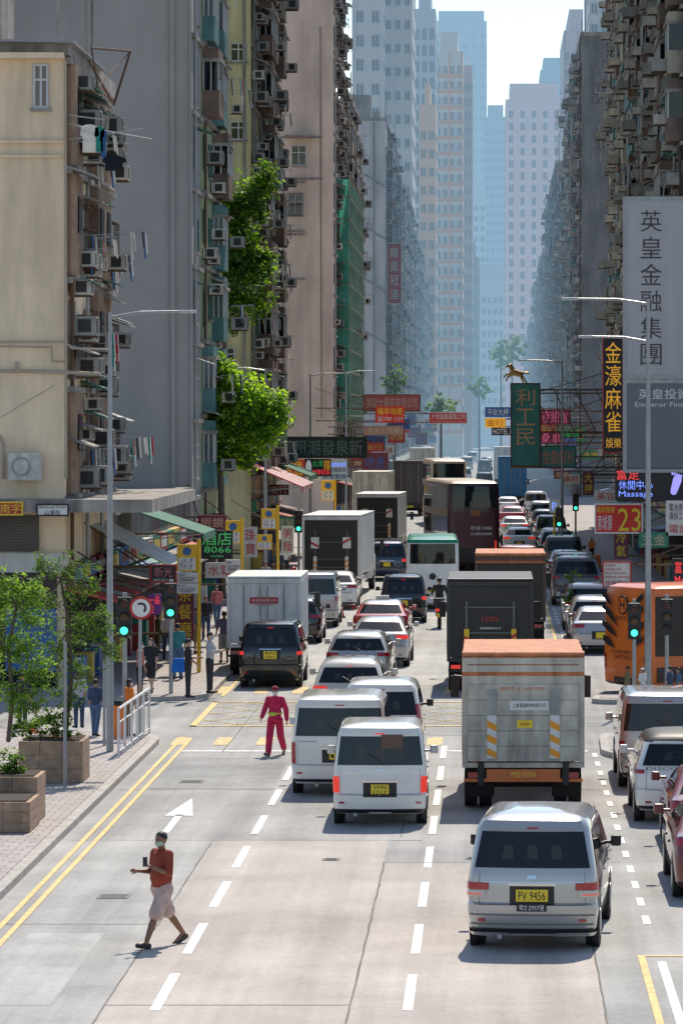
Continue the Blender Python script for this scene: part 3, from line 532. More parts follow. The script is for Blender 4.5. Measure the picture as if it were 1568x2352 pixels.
mark('road_joint',wob(-1.78,44,66,.011)+wob(-4.91,44,69,.007)+wob(1.455,44,66,.011)+[rc(-7.5,-1.2,69.5,69.55),rc(-1.8,2.2,66,66.05),rc(-7.5,2.2,79,79.04)]+wob(-1.6,70,88,.008)+wob(-6,88,108,.007)+[rc(-7.5,-4.9,58,58.03),rc(-4.9,-1.8,50,50.03)],CRK)
WP=mat('road_paint_white',(.78,.78,.76),.7,0,.35,7); YP=mat('road_paint_yellow',(.74,.52,.20),.7,0,.35,7); YPW=mat('road_paint_yellow_worn',(.60,.49,.27),.8,0,.4,5)
b=[]; y=44.3
while y<88:
    b.append(rc(-4.31,-4.17,y,y+3.3)); b.append(rc(-1.11,-.98,y,y+3.2)); y+=5.25
y=110
while y<420: b.append(rc(-4.31,-4.17,y,y+3.3)); b.append(rc(-1.11,-.98,y,y+3.2)); y+=5.25
y=58
while y<88: b.append(rc(2.27,2.38,y,y+1.0)); y+=2.2
b.append(rc(2.3,2.42,44,54))
y=112
while y<300: b.append(rc(2.45,2.55,y,y+1.0)); y+=2.2
b.append(rc(-7.0,-4.2,88.0,88.3)); b.append(rc(-1,2.2,88.,88.3))
ax=-5.86; b.append(rc(ax-.07,ax+.07,70.8,74)); b.append([(ax-.27,73.8),(ax+.27,73.8),(ax,77.2)])
mark('road_marking_white',b,WP)
b=[rc(-7.25,-7.16,40,92),rc(-7.02,-6.93,40,91.5),rc(2.05,2.15,44,54.6),rc(2.15,5,54.5,54.62),rc(2.15,2.25,112,400),rc(-7.25,-7.15,105.5,240)]
x0,x1,y0,y1=-7.3,2.2,95.2,103.4; b+=[rc(x0,x1,y0,y0+.22),rc(x0,x1,y1-.22,y1),rc(x0,x0+.16,y0,y1),rc(x1-.16,x1,y0,y1)]
mark('road_marking_yellow',b,YP,.0125)
mark('crossing_stripes',[rc(-6.36+.98*i,-6.0+.98*i,89.8,91.9) for i in range(-1,9)]+[rc(-7.48+1.04*i,-7.12+1.04*i,106.5,109.3) for i in range(0,10)],mat('road_paint_cream',(.68,.52,.26),.8,0,.5,6),.0085)
b=[]
for i in range(-7,8):
    for sg in (1,-1):
        xs=(x0+x1)/2+i*1.45; dx=(y1-y0)*.6*sg
        a=(xs-dx/2,y0+.2); c=(xs+dx/2,y1-.2); t0,t1=0,1; ok=True
        for lim,s in ((x0,1),(x1,-1)):
            fa=(a[0]-lim)*s; fc=(c[0]-lim)*s
            if fa<0 and fc<0: ok=False; break
            if fa<0: t0=max(t0,fa/(fa-fc))
            elif fc<0: t1=min(t1,fa/(fa-fc))
        if ok:
            A=(a[0]+(c[0]-a[0])*t0,a[1]+(c[1]-a[1])*t0); C=(a[0]+(c[0]-a[0])*t1,a[1]+(c[1]-a[1])*t1); b.append([(A[0]-.05,A[1]),(A[0]+.05,A[1]),(C[0]+.05,C[1]),(C[0]-.05,C[1])])
mark('road_marking_hatching',b,YPW,.008)
for i,(px,py,w) in enumerate([(262,2060,.5),(440,1796,.5),(760,1975,.3),(1085,1972,.25)]):
    Y=67500/(py-960); o=MB(); o.box(PX(px,Y)-w/2,PX(px,Y)+w/2,Y-w*.6,Y+w*.6,.004,.012)
    for q in range(5): o.box(PX(px,Y)-w/2+.05,PX(px,Y)+w/2-.05,Y-w*.5+q*w*.22,Y-w*.5+q*w*.22+w*.06,.012,.016)
    tag(o.build('manhole_cover',mat('cast_iron',(.12,.12,.115),.6)),'iron manhole cover in the road, %s'%['left lane near the walking man','left lane near the red tracksuit woman','middle lane by the cracked joint','small one left of the silver minivan'][i],'manhole cover')
def rounded(pts,r,idx,n=8):
    out=[]
    for i,p in enumerate(pts):
        if i in idx:
            a=Vector(pts[i-1])-Vector(p); c=Vector(pts[(i+1)%len(pts)])-Vector(p); a.normalize();c.normalize(); P0=Vector(p)+a*r; P1=Vector(p)+c*r
            for k in range(n+1):
                t=k/n; q=P0*(1-t)**2+Vector(p)*2*t*(1-t)+P1*t*t; out.append((q.x,q.y))
        else: out.append(p)
    return out
def brickmat():
    m=mat('paving_brick',(.40,.355,.34),.85,0,.25,2.5); n=m.node_tree.nodes; l=m.node_tree.links
    br=n.new('ShaderNodeTexBrick'); br.inputs['Scale'].default_value=1.0; br.inputs['Brick Width'].default_value=.3; br.inputs['Row Height'].default_value=.3; br.inputs['Mortar Size'].default_value=.012
    br.inputs['Color1'].default_value=(.42,.38,.36,1); br.inputs['Color2'].default_value=(.33,.29,.28,1); br.inputs['Mortar'].default_value=(.18,.17,.16,1)
    g=[q for q in n if q.type=='NEW_GEOMETRY'][0]; l.new(g.outputs['Position'],br.inputs['Vector']); bs=[q for q in n if q.type=='BSDF_PRINCIPLED'][0]; l.new(br.outputs[0],bs.inputs['Base Color']); return m
PAVE=brickmat(); KERB=mat('granite_kerb',(.42,.39,.36),.8,0,.3,5)
def pavement(name,pts,r,idx):
    o=rounded(pts,r,idx); k=MB().prism([(x,y,0) for x,y in o],(0,0,.13)).build('kerb',KERB); k['kind']='structure'
    c=Vector((sum(p[0] for p in o)/len(o),sum(p[1] for p in o)/len(o)))
    q=MB().prism([(x+(.2 if (c.x-x)>0 else -.2),y+(.2 if (c.y-y)>0 else -.2),.1) for x,y in o],(0,0,.04)).build(name,PAVE); q['kind']='structure'
pavement('pavement_left_near',[(-60,30),(-7.6,30),(-7.6,92.6),(-60,92.6)],2.6,(2,))
pavement('pavement_left_far',[(-60,103.6),(-7.5,103.6),(-7.5,1500),(-60,1500)],1.8,(1,))
pavement('pavement_right_far',[(5.1,116),(60,116),(60,1500),(5.1,1500)],1.5,(0,))
pavement('pavement_right_near',[(5.1,30),(60,30),(60,92),(2.55,92),(2.45,86.5),(5.1,83)],1,(3,4))
pavement('traffic_island',[(2.6,102.6),(9,101.8),(9,104.4),(2.8,104.4)],.7,(0,))
# ---------- facade kit ----------
CONC=mat('weathered_slab',(.36,.33,.30),.9,0,.35,1.2,streak=.5)
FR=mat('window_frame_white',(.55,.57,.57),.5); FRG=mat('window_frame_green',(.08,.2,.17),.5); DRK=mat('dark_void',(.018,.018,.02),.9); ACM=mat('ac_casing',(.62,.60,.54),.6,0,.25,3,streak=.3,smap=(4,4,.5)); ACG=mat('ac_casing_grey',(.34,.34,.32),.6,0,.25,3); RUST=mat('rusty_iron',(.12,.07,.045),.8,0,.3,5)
def win_mesh(w,h,fr,gl,cage=False):
    b=MB(); b.box(-.02,.03,-w/2,w/2,-h/2,h/2,1)
    for y in (-w/2,-.03,w/2-.06): b.box(.0,.07,y,y+.06,-h/2,h/2,0)
    for z in (-h/2,h*.12,h/2-.06): b.box(.0,.068,-w/2,w/2,z,z+.06,0)
    b.box(0,.12,-w/2-.08,w/2+.08,-h/2-.09,-h/2-.005,2)
    if cage:
        for i in range(6): y=-w/2+w*i/5; b.box(.3,.32,y-.012,y+.012,-h/2,h/2,3)
        for z in (-h/2,0,h/2): b.box(.04,.32,-w/2,w/2,z,z+.03,3)
    return b.mesh('window',[fr,gl,CONC,RUST])
WM=[win_mesh(1.5,1.35,FR,GLASS),win_mesh(1.5,1.35,FRG,GLASSB),win_mesh(1.2,1.2,FR,GLASSL,True),win_mesh(1.6,1.4,ACG,GLASS,True),win_mesh(.42,1.2,FR,mat('glass_grey_brown',(.2,.17,.15),.3)),win_mesh(1.1,1.5,FR,GLASSB),win_mesh(1.15,1.6,FR,GLASSL,True),win_mesh(.8,.9,FR,GLASS),win_mesh(1.3,2.1,ACG,GLASSB)]
def ac_mesh(m,s=1.):
    b=MB(); b.box(.05,.62*s,-.33*s,.33*s,-.22*s,.22*s,0); b.box(.62*s,.635*s,-.27*s,.27*s,-.17*s,.17*s,1)
    for i in range(6): b.box(.635*s,.645*s,-.27*s,.27*s,(-.16+i*.055)*s,(-.14+i*.055)*s,0)
    for y in (-.28,.28): b.box(0,.6*s,y*s-.02,y*s+.02,-.27*s,-.225*s,2)
    b.box(.2*s,.5*s,-.345*s,-.33*s,-.15*s,.15*s,1)
    return b.mesh('air_conditioner',[m,BLACK,RUST])
AM=[ac_mesh(ACM),ac_mesh(ACG),ac_mesh(ACM,.8),ac_mesh(ACG,1.2)]
def hood_mesh(m):
    b=MB(); b.prism([(0,-.95,.18),(.75,-.95,-.08),(.75,-.95,-.12),(0,-.95,.12)],(0,1.9,0)); return b.mesh('window_hood',[m])
HM=[hood_mesh(CONC),hood_mesh(mat('hood_green',(.06,.16,.13),.6)),hood_mesh(mat('hood_tin',(.3,.3,.3),.5))]
def balc_mesh(w,m,g,d=.7):
    b=MB(); b.box(0,d,-w/2,w/2,-1.4,-.4,0); b.box(.02,d-.04,-w/2+.04,w/2-.04,-.4,.75,1); b.box(0,d+.08,-w/2-.04,w/2+.04,.75,.9,2); b.box(0,d-.02,-w/2+.02,w/2-.02,.9,1.3,0)
    n=5
    for i in range(n+1): y=-w/2+w*i/n; b.box(d-.05,d-.0,y-.025,y+.025,-.4,.75,3)
    for x in (.05,d*.5): b.box(x,x+.05,-w/2-.001,-w/2+.06,-.4,.75,3)
    return b.mesh('enclosed_balcony',[m,g,CONC,FR])
def slat_mesh():
    b=MB(); w=2.0; b.box(0,.12,-w/2,w/2,-1.5,1.5,1)
    for i in range(11): y=-w/2+w*i/11; b.box(.12,.26,y,y+.09,-1.45,1.4,0)
    b.box(0,.34,-w/2,w/2,-1.5,-1.38,2); b.box(.1,.30,-.5,.4,-.2,.8,3)
    return b.mesh('slatted_screen',[mat('slat_brown',(.36,.26,.19),.8,0,.3,2,streak=.3),mat('slat_back',(.24,.17,.13),.9),CONC,GLASS])
BMs=[balc_mesh(2.7,mat('balc_cream',(.48,.43,.34),.8,0,.2,2,streak=.5),GLASS),balc_mesh(2.7,mat('balc_grey',(.30,.30,.29),.8,0,.2,2,streak=.5),GLASSB),balc_mesh(2.7,mat('balc_teal',(.12,.26,.27),.7,0,.2,2,streak=.4),GLASSL,.5),balc_mesh(2.7,mat('balc_brown',(.22,.15,.12),.8,0,.3,2,streak=.4),GLASS),slat_mesh()]
LC=[mat('laundry_'+n,c,.9,trans=2) for n,c in (('white',(.7,.7,.68)),('blue',(.08,.2,.4)),('red',(.5,.05,.06)),('dark',(.03,.03,.05)),('teal',(.05,.35,.3)))]
def laundry_mesh(seed):
    r=random.Random(seed); b=MB()
    for y in (-.7,.7): b.tube((0,y,0),(1.0,y,.05),.015,n=4,m=5)
    for x in (.45,.8): b.tube((x,-.8,.03),(x,.8,.03),.012,n=4,m=5)
    for x in (.45,.8):
        y=-.65
        while y<.6:
            w=r.uniform(.25,.45);h=r.uniform(.4,.8)
            if r.random()<.6: b.prism([(x-.02,y,.02),(x-.02,y+w,.02),(x+.03,y+w*.92,-h),(x+.03,y+w*.08,-h)],(.03,0,0),r.choice((0,0,1,3,3,4,2)))
            y+=w+.05
    return b.mesh('laundry_rack',LC+[STEEL])
LM=[laundry_mesh(i) for i in range(4)]
def put(parent,name,items,cap=60):
    pl=parent.location; items=sorted(items,key=lambda q:q[1][1]); rest=[]
    for i,(me,l,rz) in enumerate(items):
        if i<cap:
            o=bpy.data.objects.new(name,me); COL.objects.link(o); o.parent=parent; o.location=(l[0]-pl[0],l[1]-pl[1],l[2]-pl[2]); o.rotation_euler=(0,0,rz)
        else: rest.append((me,l,rz))
    if rest:
        b=MB(); mats=[]
        for me,l,rz in rest:
            c,s=math.cos(rz),math.sin(rz); o0=len(b.v)
            for v in me.vertices: b.v.append((v.co.x*c-v.co.y*s+l[0]-pl[0],v.co.x*s+v.co.y*c+l[1]-pl[1],v.co.z+l[2]-pl[2]))
            ix=[]
            for m in me.materials:
                if m not in mats: mats.append(m)
                ix.append(mats.index(m))
            for p in me.polygons: b.f.append([o0+k for k in p.vertices]); b.m.append(ix[p.material_index])
        o=b.build(name,mats,parent); o['kind']='stuff'
SC=[mat('shop_'+n,c,.5,0,.2,3) for n,c in (('red',(.42,.035,.03)),('yellow',(.60,.42,.08)),('blue',(.04,.14,.38)),('white',(.6,.6,.57)),('green',(.03,.2,.12)),('wine',(.17,.03,.05)))]
def shop_mesh(i):
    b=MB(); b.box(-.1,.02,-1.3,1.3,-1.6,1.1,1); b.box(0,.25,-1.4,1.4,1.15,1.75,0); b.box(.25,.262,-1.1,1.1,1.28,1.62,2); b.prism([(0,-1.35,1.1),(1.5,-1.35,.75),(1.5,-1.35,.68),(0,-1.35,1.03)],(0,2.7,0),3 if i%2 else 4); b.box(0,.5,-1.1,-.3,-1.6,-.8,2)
    return b.mesh('shopfront',[SC[i],DRK,SC[(i+3)%6],SC[(i+1)%6],CONC])
SM=[shop_mesh(i) for i in range(6)]
GB='tenement blocks lining the street'
def building(label,x0,x1,y0,y1,h,wallm,side,rnd,pb=.35,fl=3.0,bay=2.9,front=(),z1f=4.6,cat='building',name='apartment_building',shops=True,wk=None,ac=.7,roof=True,group=GB,ledge=True,balc=None,strict=False,lau=.25,extra=.7,ragged=True):
    rg=random.Random(rnd); xc=(x0+x1)/2; t=thing(name,label,cat,(xc,(y0+y1)/2,.13),0,group); cy=(y0+y1)/2; dz=.13
    w=MB(); w.box(x0-xc,x1-xc,y0-cy,y1-cy,-dz,h-dz); w.build('wall',wallm,t)
    rf=MB(); rf.box(x0-xc-.12,x1-xc+.12,y0-cy-.12,y1-cy+.12,h-dz+.003,h-dz+.35); 
    if roof:
        for i in range(5):
            a=rg.uniform(x0+1,max(x0+1.2,x1-3.5))-xc; c=rg.uniform(y0+.5,max(y0+.6,y1-4))-cy; rf.box(a,a+2.5,c,c+3,h-dz+.36,h-dz+rg.uniform(1.5,3.5))
        for i in range(3): yy=rg.uniform(y0,y1)-cy; xx=(x1 if side>0 else x0)-xc-side*.4; rf.tube((xx,yy,h-dz),(xx,yy,h-dz+rg.uniform(2,4.5)),.05,n=5)
    rf.build('roof',CONC,t)
    xf=x1 if side>0 else x0; rz=0 if side>0 else PI
    W=[];A=[];H=[];B=[];Lq=[];SH=[]
    nb=max(1,int((y1-y0-.6)/bay)); nf=max(0,int((h-z1f)/fl)); cols=[rg.random()<pb for _ in range(nb)]; bm=balc if balc is not None else rg.randrange(4); wm=rg.randrange(4) if wk is None else wk
    if ledge and nf:
        l=MB()
        for f in range(nf+1): 
            z=z1f+f*fl-dz; l.box(min(xf,xf+side*.18)-xc,max(xf,xf+side*.18)-xc,y0-cy+.02,y1-cy-.02,z-.1,z+.06)
        l.build('floor_ledge',CONC,t)
    if nf:
        for k in range(max(1,nb//2)):
            y=y0+.6+k*2*bay-cy; q=MB().tube((xf+side*.14-xc,y,3),(xf+side*.14-xc,y,h-dz),.06,n=6).tube((xf+side*.14-xc,y,h*.5),(xf+side*.14-xc,y+bay*.8,h*.5+1),.045,n=5); q.build('drain_pipe',RUST if rg.random()<.5 else STEEL,t)
    for j in range(nb):
        y=y0+.4+bay*(j+.5)
        if shops: SH.append((SM[rg.randrange(6)],(xf,y,1.75),rz))
        for f in range(nf):
            z=z1f+fl*(f+.5)
            if cols[j] and not(ragged and rg.random()<.15): 
                B.append((BMs[bm] if strict or rg.random()<.6 else BMs[rg.randrange(4)],(xf,y,z),rz))
                if rg.random()<ac*.8: A.append((AM[rg.randrange(4)],(xf+side*(.3 if balc==4 else .65),y+rg.uniform(-1,1),z-.7+rg.uniform(-.3,.5)),rz))
                if rg.random()<lau: Lq.append((LM[rg.randrange(4)],(xf+side*.7,y,z+.1),rz))
            else:
                j1,j2=rg.uniform(-.25,.25),rg.uniform(-.2,.2)
                W.append((WM[wm] if rg.random()<.65 else WM[rg.choice((0,1,2,3,7,8))],(xf,y+j1,z+j2),rz))
                if rg.random()<.45: H.append((HM[rg.randrange(3)],(xf,y+j1,z+.85+j2),rz))
                if rg.random()<ac: A.append((AM[rg.randrange(4)],(xf,y+rg.choice((-1,1))*rg.uniform(.5,1.1),z-rg.choice((.95,.9,-.1))+rg.uniform(-.15,.15)),rz))
                if rg.random()<lau*1.2: Lq.append((LM[rg.randrange(4)],(xf,y,z-.2),rz))
    for k in range(int(nb*nf*extra)):
        q=rg.random(); yy=rg.uniform(y0+.5,y1-.5); zz=rg.uniform(z1f+.5,h-.6)
        if q<.6: A.append((AM[rg.randrange(4)],(xf+side*.02,yy,zz),rz))
        elif q<.75: Lq.append((LM[rg.randrange(4)],(xf,yy,zz),rz))
        else: H.append((HM[rg.randrange(3)],(xf+side*.01,yy,zz),rz))
    for (px,py,k) in front:
        W.append((WM[k],(PX(px,y0),y0,PZ(py,y0)),-PI/2))
    put(t,'window',W);put(t,'air_conditioner',A);put(t,'window_hood',H);put(t,'slatted_screen' if balc==4 else 'enclosed_balcony',B);put(t,'laundry_rack',Lq,40);put(t,'shopfront',SH)
    return t
BEI=mat('wall_beige',(.90,.72,.50),.9,0,.18,.35,streak=.25,bump=.25,smap=(.8,.8,.12)); GRYW=mat('wall_cool_grey',(.38,.372,.352),.9,0,.14,.2,streak=.14,bump=.15,smap=(.35,.35,.06)); GRE=mat('wall_pale_green',(.44,.52,.30),.85,0,.2,.5,streak=.35); YELW=mat('wall_pale_yellow',(.74,.64,.38),.9,0,.2,.4,streak=.5,smap=(.8,.8,.1))
PKB=mat('wall_pinkish_beige',(.82,.66,.54),.9,0,.16,.25,streak=.3,smap=(.5,.5,.07)); LGR=mat('wall_light_grey',(.64,.59,.55),.9,0,.16,.25,streak=.35,smap=(.6,.6,.08)); CRM=mat('wall_cream',(.78,.68,.52),.9,0,.15,.3,streak=.35); DGW=mat('wall_dark_grey',(.17,.16,.15),.9,0,.3,.4,streak=.55,smap=(.7,.7,.1)); BLW=mat('wall_blue_grey',(.38,.42,.46),.8,0,.1,.2); PNK=mat('wall_pink',(.92,.58,.53),.8,0,.08,.2); MAU=mat('wall_mauve',(.54,.35,.32),.85,0,.15,.3,streak=.3); BRN=mat('wall_brown',(.34,.24,.18),.9,0,.25,.4,streak=.5)
XL=-11.6; XR=8.5
b1=building('beige corner tenement with brown slatted screens and a canopy over shops',-24,XL,107,120,17.4,BEI,1,3,pb=.5,bay=2.05,front=((95,198,4),),z1f=5.3,shops=True,ledge=True,ac=1,balc=4,strict=True,lau=.25,extra=1.6,wk=3)
bl=b1.location
def loc(x0,x1,y0,y1,z0,z1): return (x0-bl[0],x1-bl[0],y0-bl[1],y1-bl[1],z0-bl[2],z1-bl[2])
MB().box(*loc(-24,-9.1,105.6,121,4.95,5.3)).build('canopy',CONC,b1)
g=MB()
for i in range(12): g.box(*loc(-24,-12.3,106.9,106.97,3.9+i*.075,3.94+i*.075))
g.box(*loc(-24,-12.3,106.97,106.99,3.85,4.85)); g.build('louvre_grille',mat('louvre',(.14,.125,.11),.6),b1)
MB().box(*loc(-24,XL+.1,106.6,106.95,3.3,3.82)).build('shop_fascia',mat('fascia_white',(.6,.58,.53),.6,0,.1,2,streak=.2),b1)
MB().box(*loc(-24,XL-.2,106.85,106.96,.15,3.28)).build('shop_window',GLASS,b1)
for i in range(5): MB().box(*loc(-20+i*1.7,-18.6+i*1.7,106.8,106.84,.6+.3*(i%2),1.9+.4*(i%3))).build('poster',SC[1+i%3],b1)
g=MB()
for z in (15.0,14.6): g.box(*loc(-24,XL+.02,106.9,107,z,z+.08))
g.box(*loc(-24,XL,106.6,107,17.3,17.45)); g.build('cornice',BEI,b1)
g=MB()
def tb(pts,r=.04,mb=None):
    for a,c in zip(pts,pts[1:]): (mb or g).tube((a[0]-bl[0],a[1]-bl[1],a[2]-bl[2]),(c[0]-bl[0],c[1]-bl[1],c[2]-bl[2]),r,n=6)
y=106.85
for pts,r in (([P(0,852,y),P(60,852,y),P(150,855,y),P(230,858,y-.6)],.05),([P(0,785,y),P(150,785,y),P(165,800,y),P(250,802,y)],.03),([P(0,795,y),P(120,797,y),P(120,830,y),P(150,830,y)],.025),([P(0,1000,y),P(8,1020,y),P(8,1100,y)],.05),([P(150,140,y),P(152,1100,y)],.04),([P(0,960,y),P(125,885,y)],.012),([P(40,855,y),P(40,830,y)],.06)):
    tb(pts,r)
g.build('pipework',mat('pipe_beige',(.45,.37,.28),.7),b1)
o=MB(); x0,_,z0=P(20,1103,106.5); x1,_,z1=P(95,1040,106.5); o.box(*loc(x0,x1,106.35,106.85,z0,z1),0); cxx=(x0+x1)/2-.08
o.tube((cxx-bl[0],106.34-bl[1],(z0+z1)/2-bl[2]),(cxx-bl[0],106.36-bl[1],(z0+z1)/2-bl[2]),.27,n=20,m=1); o.tube((cxx-bl[0],106.325-bl[1],(z0+z1)/2-bl[2]),(cxx-bl[0],106.338-bl[1],(z0+z1)/2-bl[2]),.2,n=20,m=0)
o.build('condenser_unit',[ACM,ACG],b1)
g=MB()
tb([P(210,110,110),P(300,118,113),P(262,240,115),P(205,140,110)],.035,g); tb([P(225,200,110),P(300,118,113)],.02,g); tb([P(210,110,110),P(225,200,110),P(262,240,115)],.02,g)
g.build('rooftop_rack',RUST,b1)
g=MB(); tb([P(160,285,107),P(180,290,106.4),P(350,320,106.6)],.025,g); tb([P(160,320,107),P(180,318,106.4),P(330,295,106.5)],.02,g); tb([P(160,265,107),P(240,275,106.3)],.02,g); g.build('laundry_pole',STEEL,b1)
g=MB(); g.prism([(-24-bl[0],106.4-bl[1],17.9-bl[2]),(XL+.3-bl[0],106.4-bl[1],17.7-bl[2]),(XL+.3-bl[0],106.4-bl[1],17.76-bl[2]),(-24-bl[0],106.4-bl[1],17.96-bl[2])],(0,9,0)); g.build('tin_roof',HM[2].materials[0],b1)
for i,(px,py,w,hh,m) in enumerate([(187,290,38,60,LC[0]),(219,294,20,54,LC[4]),(231,302,14,60,LC[1]),(238,362,50,30,LC[3])]):
    Y=106.3; x0,_,z1=P(px,py,Y); W_=w*Y/F; H_=hh*Y/F; o=MB()
    o.prism([(x0,Y,z1),(x0+W_*.35,Y,z1+.05),(x0+W_*.65,Y,z1+.05),(x0+W_,Y,z1),(x0+W_*1.08,Y,z1-H_*.35),(x0+W_*.88,Y,z1-H_*.4),(x0+W_*.9,Y,z1-H_),(x0+W_*.08,Y,z1-H_),(x0+W_*.1,Y,z1-H_*.4),(x0-W_*.08,Y,z1-H_*.35)],(0,.04,0)); tag(o.build('hanging_shirt',m),'%s garment hung from the pole on the beige tenement'%['white','green','blue','black'][i],'laundry')
building('low shop podium between the beige tenement and the grey tower',-24,XL,120.2,151.5,4.5,DGW,1,5,roof=False,shops=True)
b2=building('tall plain cool grey block with one column of dark windows at its edge',-30,XL,152,157,52,GRYW,1,9,pb=0,bay=4,ac=.1,wk=0,z1f=4.4,shops=True,lau=0,extra=0)
g=MB(); bl=b2.location; tb([P(395,-100,151.9),P(398,1160,151.9)],.09,g); tb([P(437,-100,151.9),P(440,1150,151.9)],.05,g); g.build('wall_pipe',GRYW,b2)
building('narrow pale green tenement with blue enclosed balconies',-26,XL,157.3,167,48,GRE,1,11,pb=.4,ac=.8,wk=1,balc=2)
b4=building('pale yellow tenement with plain side wall and cluttered front',-30,XL,190,215,56,YELW,1,12,pb=.3,ac=1,front=((548,120,7),(548,300,7),(520,820,7)))
g=MB(); bl=b4.location; tb([P(560,-100,189.8),P(562,1000,189.8)],.08,g); tb([P(520,-100,189.8),P(520,380,189.8)],.06,g); g.build('wall_pipe',CONC,b4)
b5=building('pinkish beige tower with two small windows in its side wall',-34,XL,290,311,62,PKB,1,13,pb=.1,front=((686,357,5),(678,470,6),(686,-60,5)),ac=.6)
g=MB(); bl=b5.location
for zz in (315,410,418,530,538,640): tb([P(640,zz,289.8),P(740 if zz in(315,410) else 700,zz,289.8)],.07,g)
tb([P(650,420,289.8),P(650,960,289.8)],.08,g); tb([P(735,60,289.8),P(738,960,289.8)],.06,g); g.build('wall_pipe',CONC,b5)
g=MB(); g.box(PX(655,290)-bl[0],PX(722,290)-bl[0],288.9-bl[1],290-bl[1],PZ(316,290)-bl[2],PZ(312,290)-bl[2]); g.build('window_hood',CONC,b5)
building('dark stained block behind the green scaffold net',-34,XL-.1,311.2,348,34,DGW,1,14,pb=.5)
b6=building('light grey gabled block with rooftop railings and red vertical sign',-34,XL,435,500,40.5,LGR,1,15,pb=.4)
g=MB(); bl=b6.location
for zz in (400,520,640,760): tb([P(835,zz,434.8),P(885,zz+30,434.8)],.1,g)
tb([P(858,280,434.8),P(858,900,434.8)],.1,g); g.build('wall_pipe',CONC,b6)
building('cream block with green netting on the roof',-34,XL,501,564,38,CRM,1,16,pb=.5)
bt=[(570,640,36,MAU),(642,700,34,BRN),(702,760,37,CRM),(764,820,36,BLW),(824,900,33,PNK)]
for i,(a,c,h,m) in enumerate(bt): building('far left tenement row block in %s, %s beyond the cream block'%(['mauve','brown','cream','blue grey','pink'][i],['first','second','third','fourth','fifth'][i]),-34,XL,a,c,h,m,1,20+i,pb=.5,ledge=False,extra=.3)
building('grimy dark tenement behind the large grey banner sign',XR,30,172,225,46,DGW,-1,31,pb=.35,ac=1)
building('brown stained tenement on the right with many air conditioners',XR,30,225.3,268,48,BRN,-1,32,pb=.25,ac=1,extra=1)
building('grey block with two white barred windows in its side wall',XR,34,364,420,43,mat('wall_grey_blue',(.25,.25,.25),.9,0,.25,.3,streak=.45,smap=(.7,.7,.1)),-1,33,pb=.4,front=((1379,218,6),(1379,322,6)))
building('dark tenement on the right in mid street',XR,34,420.3,480,36,DGW,-1,34,pb=.4)
for i,(a,c,h,m) in enumerate([(500,560,40,BRN),(562,620,31,CRM),(622,700,34,MAU),(702,800,25,BRN),(802,900,28,CRM)]):
    building('far right tenement row block in %s, %s past the mid street block'%(['brown','cream','mauve','dull brown','pale cream'][i],['first','second','third','fourth','fifth'][i]),XR,34,a,c,h,m,-1,40+i,pb=.5,ledge=False,extra=.3)
def tower(label,px0,px1,ytop,Y,D,wallm,cols,fl=3.0,gm=GLASSB,bays=False,ww=.5,band=None,ybot=900,wh=.75):
    x0=PX(px0,Y);x1=PX(px1,Y);h=PZ(ytop,Y); xc=(x0+x1)/2; t=thing('tower_block',label,'building',(xc,Y+D/2,0),0,'hazy towers at the end of the street')
    w=MB(); w.box(x0-xc,x1-xc,-D/2,D/2,0,h); w.box(x0-xc+1,x1-xc-1,-D/2+2,D/2-2,h,h+4); w.build('wall',wallm,t)
    cw=(x1-x0)/cols; n=int((h-6)/fl); wm=MB(); wm.box(-cw*ww/2,cw*ww/2,-.25,.02,-wh,wh,0); wm.box(-cw*ww/2-.1,cw*ww/2+.1,-.42,-.24,-wh-.2,-wh-.01,1); wm.box(-.05,.05,-.3,-.25,-wh,wh,1); me=wm.mesh('window',[gm,wallm]); W=[]
    for i in range(cols):
        if bays: MB().tube((x0-xc+cw*(i+.5),-D/2,0),(x0-xc+cw*(i+.5),-D/2,h-2),cw*.42,n=16).build('round_bay',wallm,t,smooth=True,ang=60)
        for j in range(n): 
            z=6+j*fl
            if PZ(ybot,Y)<z: W.append((me,(x0+cw*(i+.5),Y-(cw*.42 if bays else 0),z),0))
    put(t,'window',W,95)
    if band:
        b=MB()
        for j in range(n): b.box(x0-xc-.05,x1-xc+.05,-D/2-.5,-D/2-.05,6+j*fl-1.5,6+j*fl-.9)
        for x in (x0-xc,0,x1-xc-.3): b.box(x,x+.3,-D/2-.3,-D/2-.04,4.5,h)
        b.build('balcony_band',band,t)
    sm=MB(); ns=max(2,int(D/6))
    for i in range(ns):
        for j in range(0,n): 
            yy=-D/2+D*(i+.5)/ns
            sm.box(x0-xc-.05,x0-xc+.1,yy-1,yy+1,5.5+j*fl,6.9+j*fl); sm.box(x1-xc-.1,x1-xc+.05,yy-1,yy+1,5.5+j*fl,6.9+j*fl)
    o=sm.build('side_windows',gm,t); o['kind']='stuff'
    return t
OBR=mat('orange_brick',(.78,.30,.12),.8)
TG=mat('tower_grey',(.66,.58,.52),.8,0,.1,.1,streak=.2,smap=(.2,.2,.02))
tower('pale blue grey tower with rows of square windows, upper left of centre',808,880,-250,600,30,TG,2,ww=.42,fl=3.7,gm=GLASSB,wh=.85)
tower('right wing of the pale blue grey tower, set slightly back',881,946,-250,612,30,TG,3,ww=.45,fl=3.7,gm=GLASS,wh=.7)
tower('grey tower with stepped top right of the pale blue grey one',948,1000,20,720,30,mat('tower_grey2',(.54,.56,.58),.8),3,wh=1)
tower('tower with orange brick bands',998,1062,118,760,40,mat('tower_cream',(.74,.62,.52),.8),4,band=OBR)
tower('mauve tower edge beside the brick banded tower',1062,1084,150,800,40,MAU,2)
tower('lower orange brick block in front of the grey stepped tower',962,1000,240,690,20,mat('tower_peach',(.75,.45,.28),.8),2,ww=.5,fl=3.2)
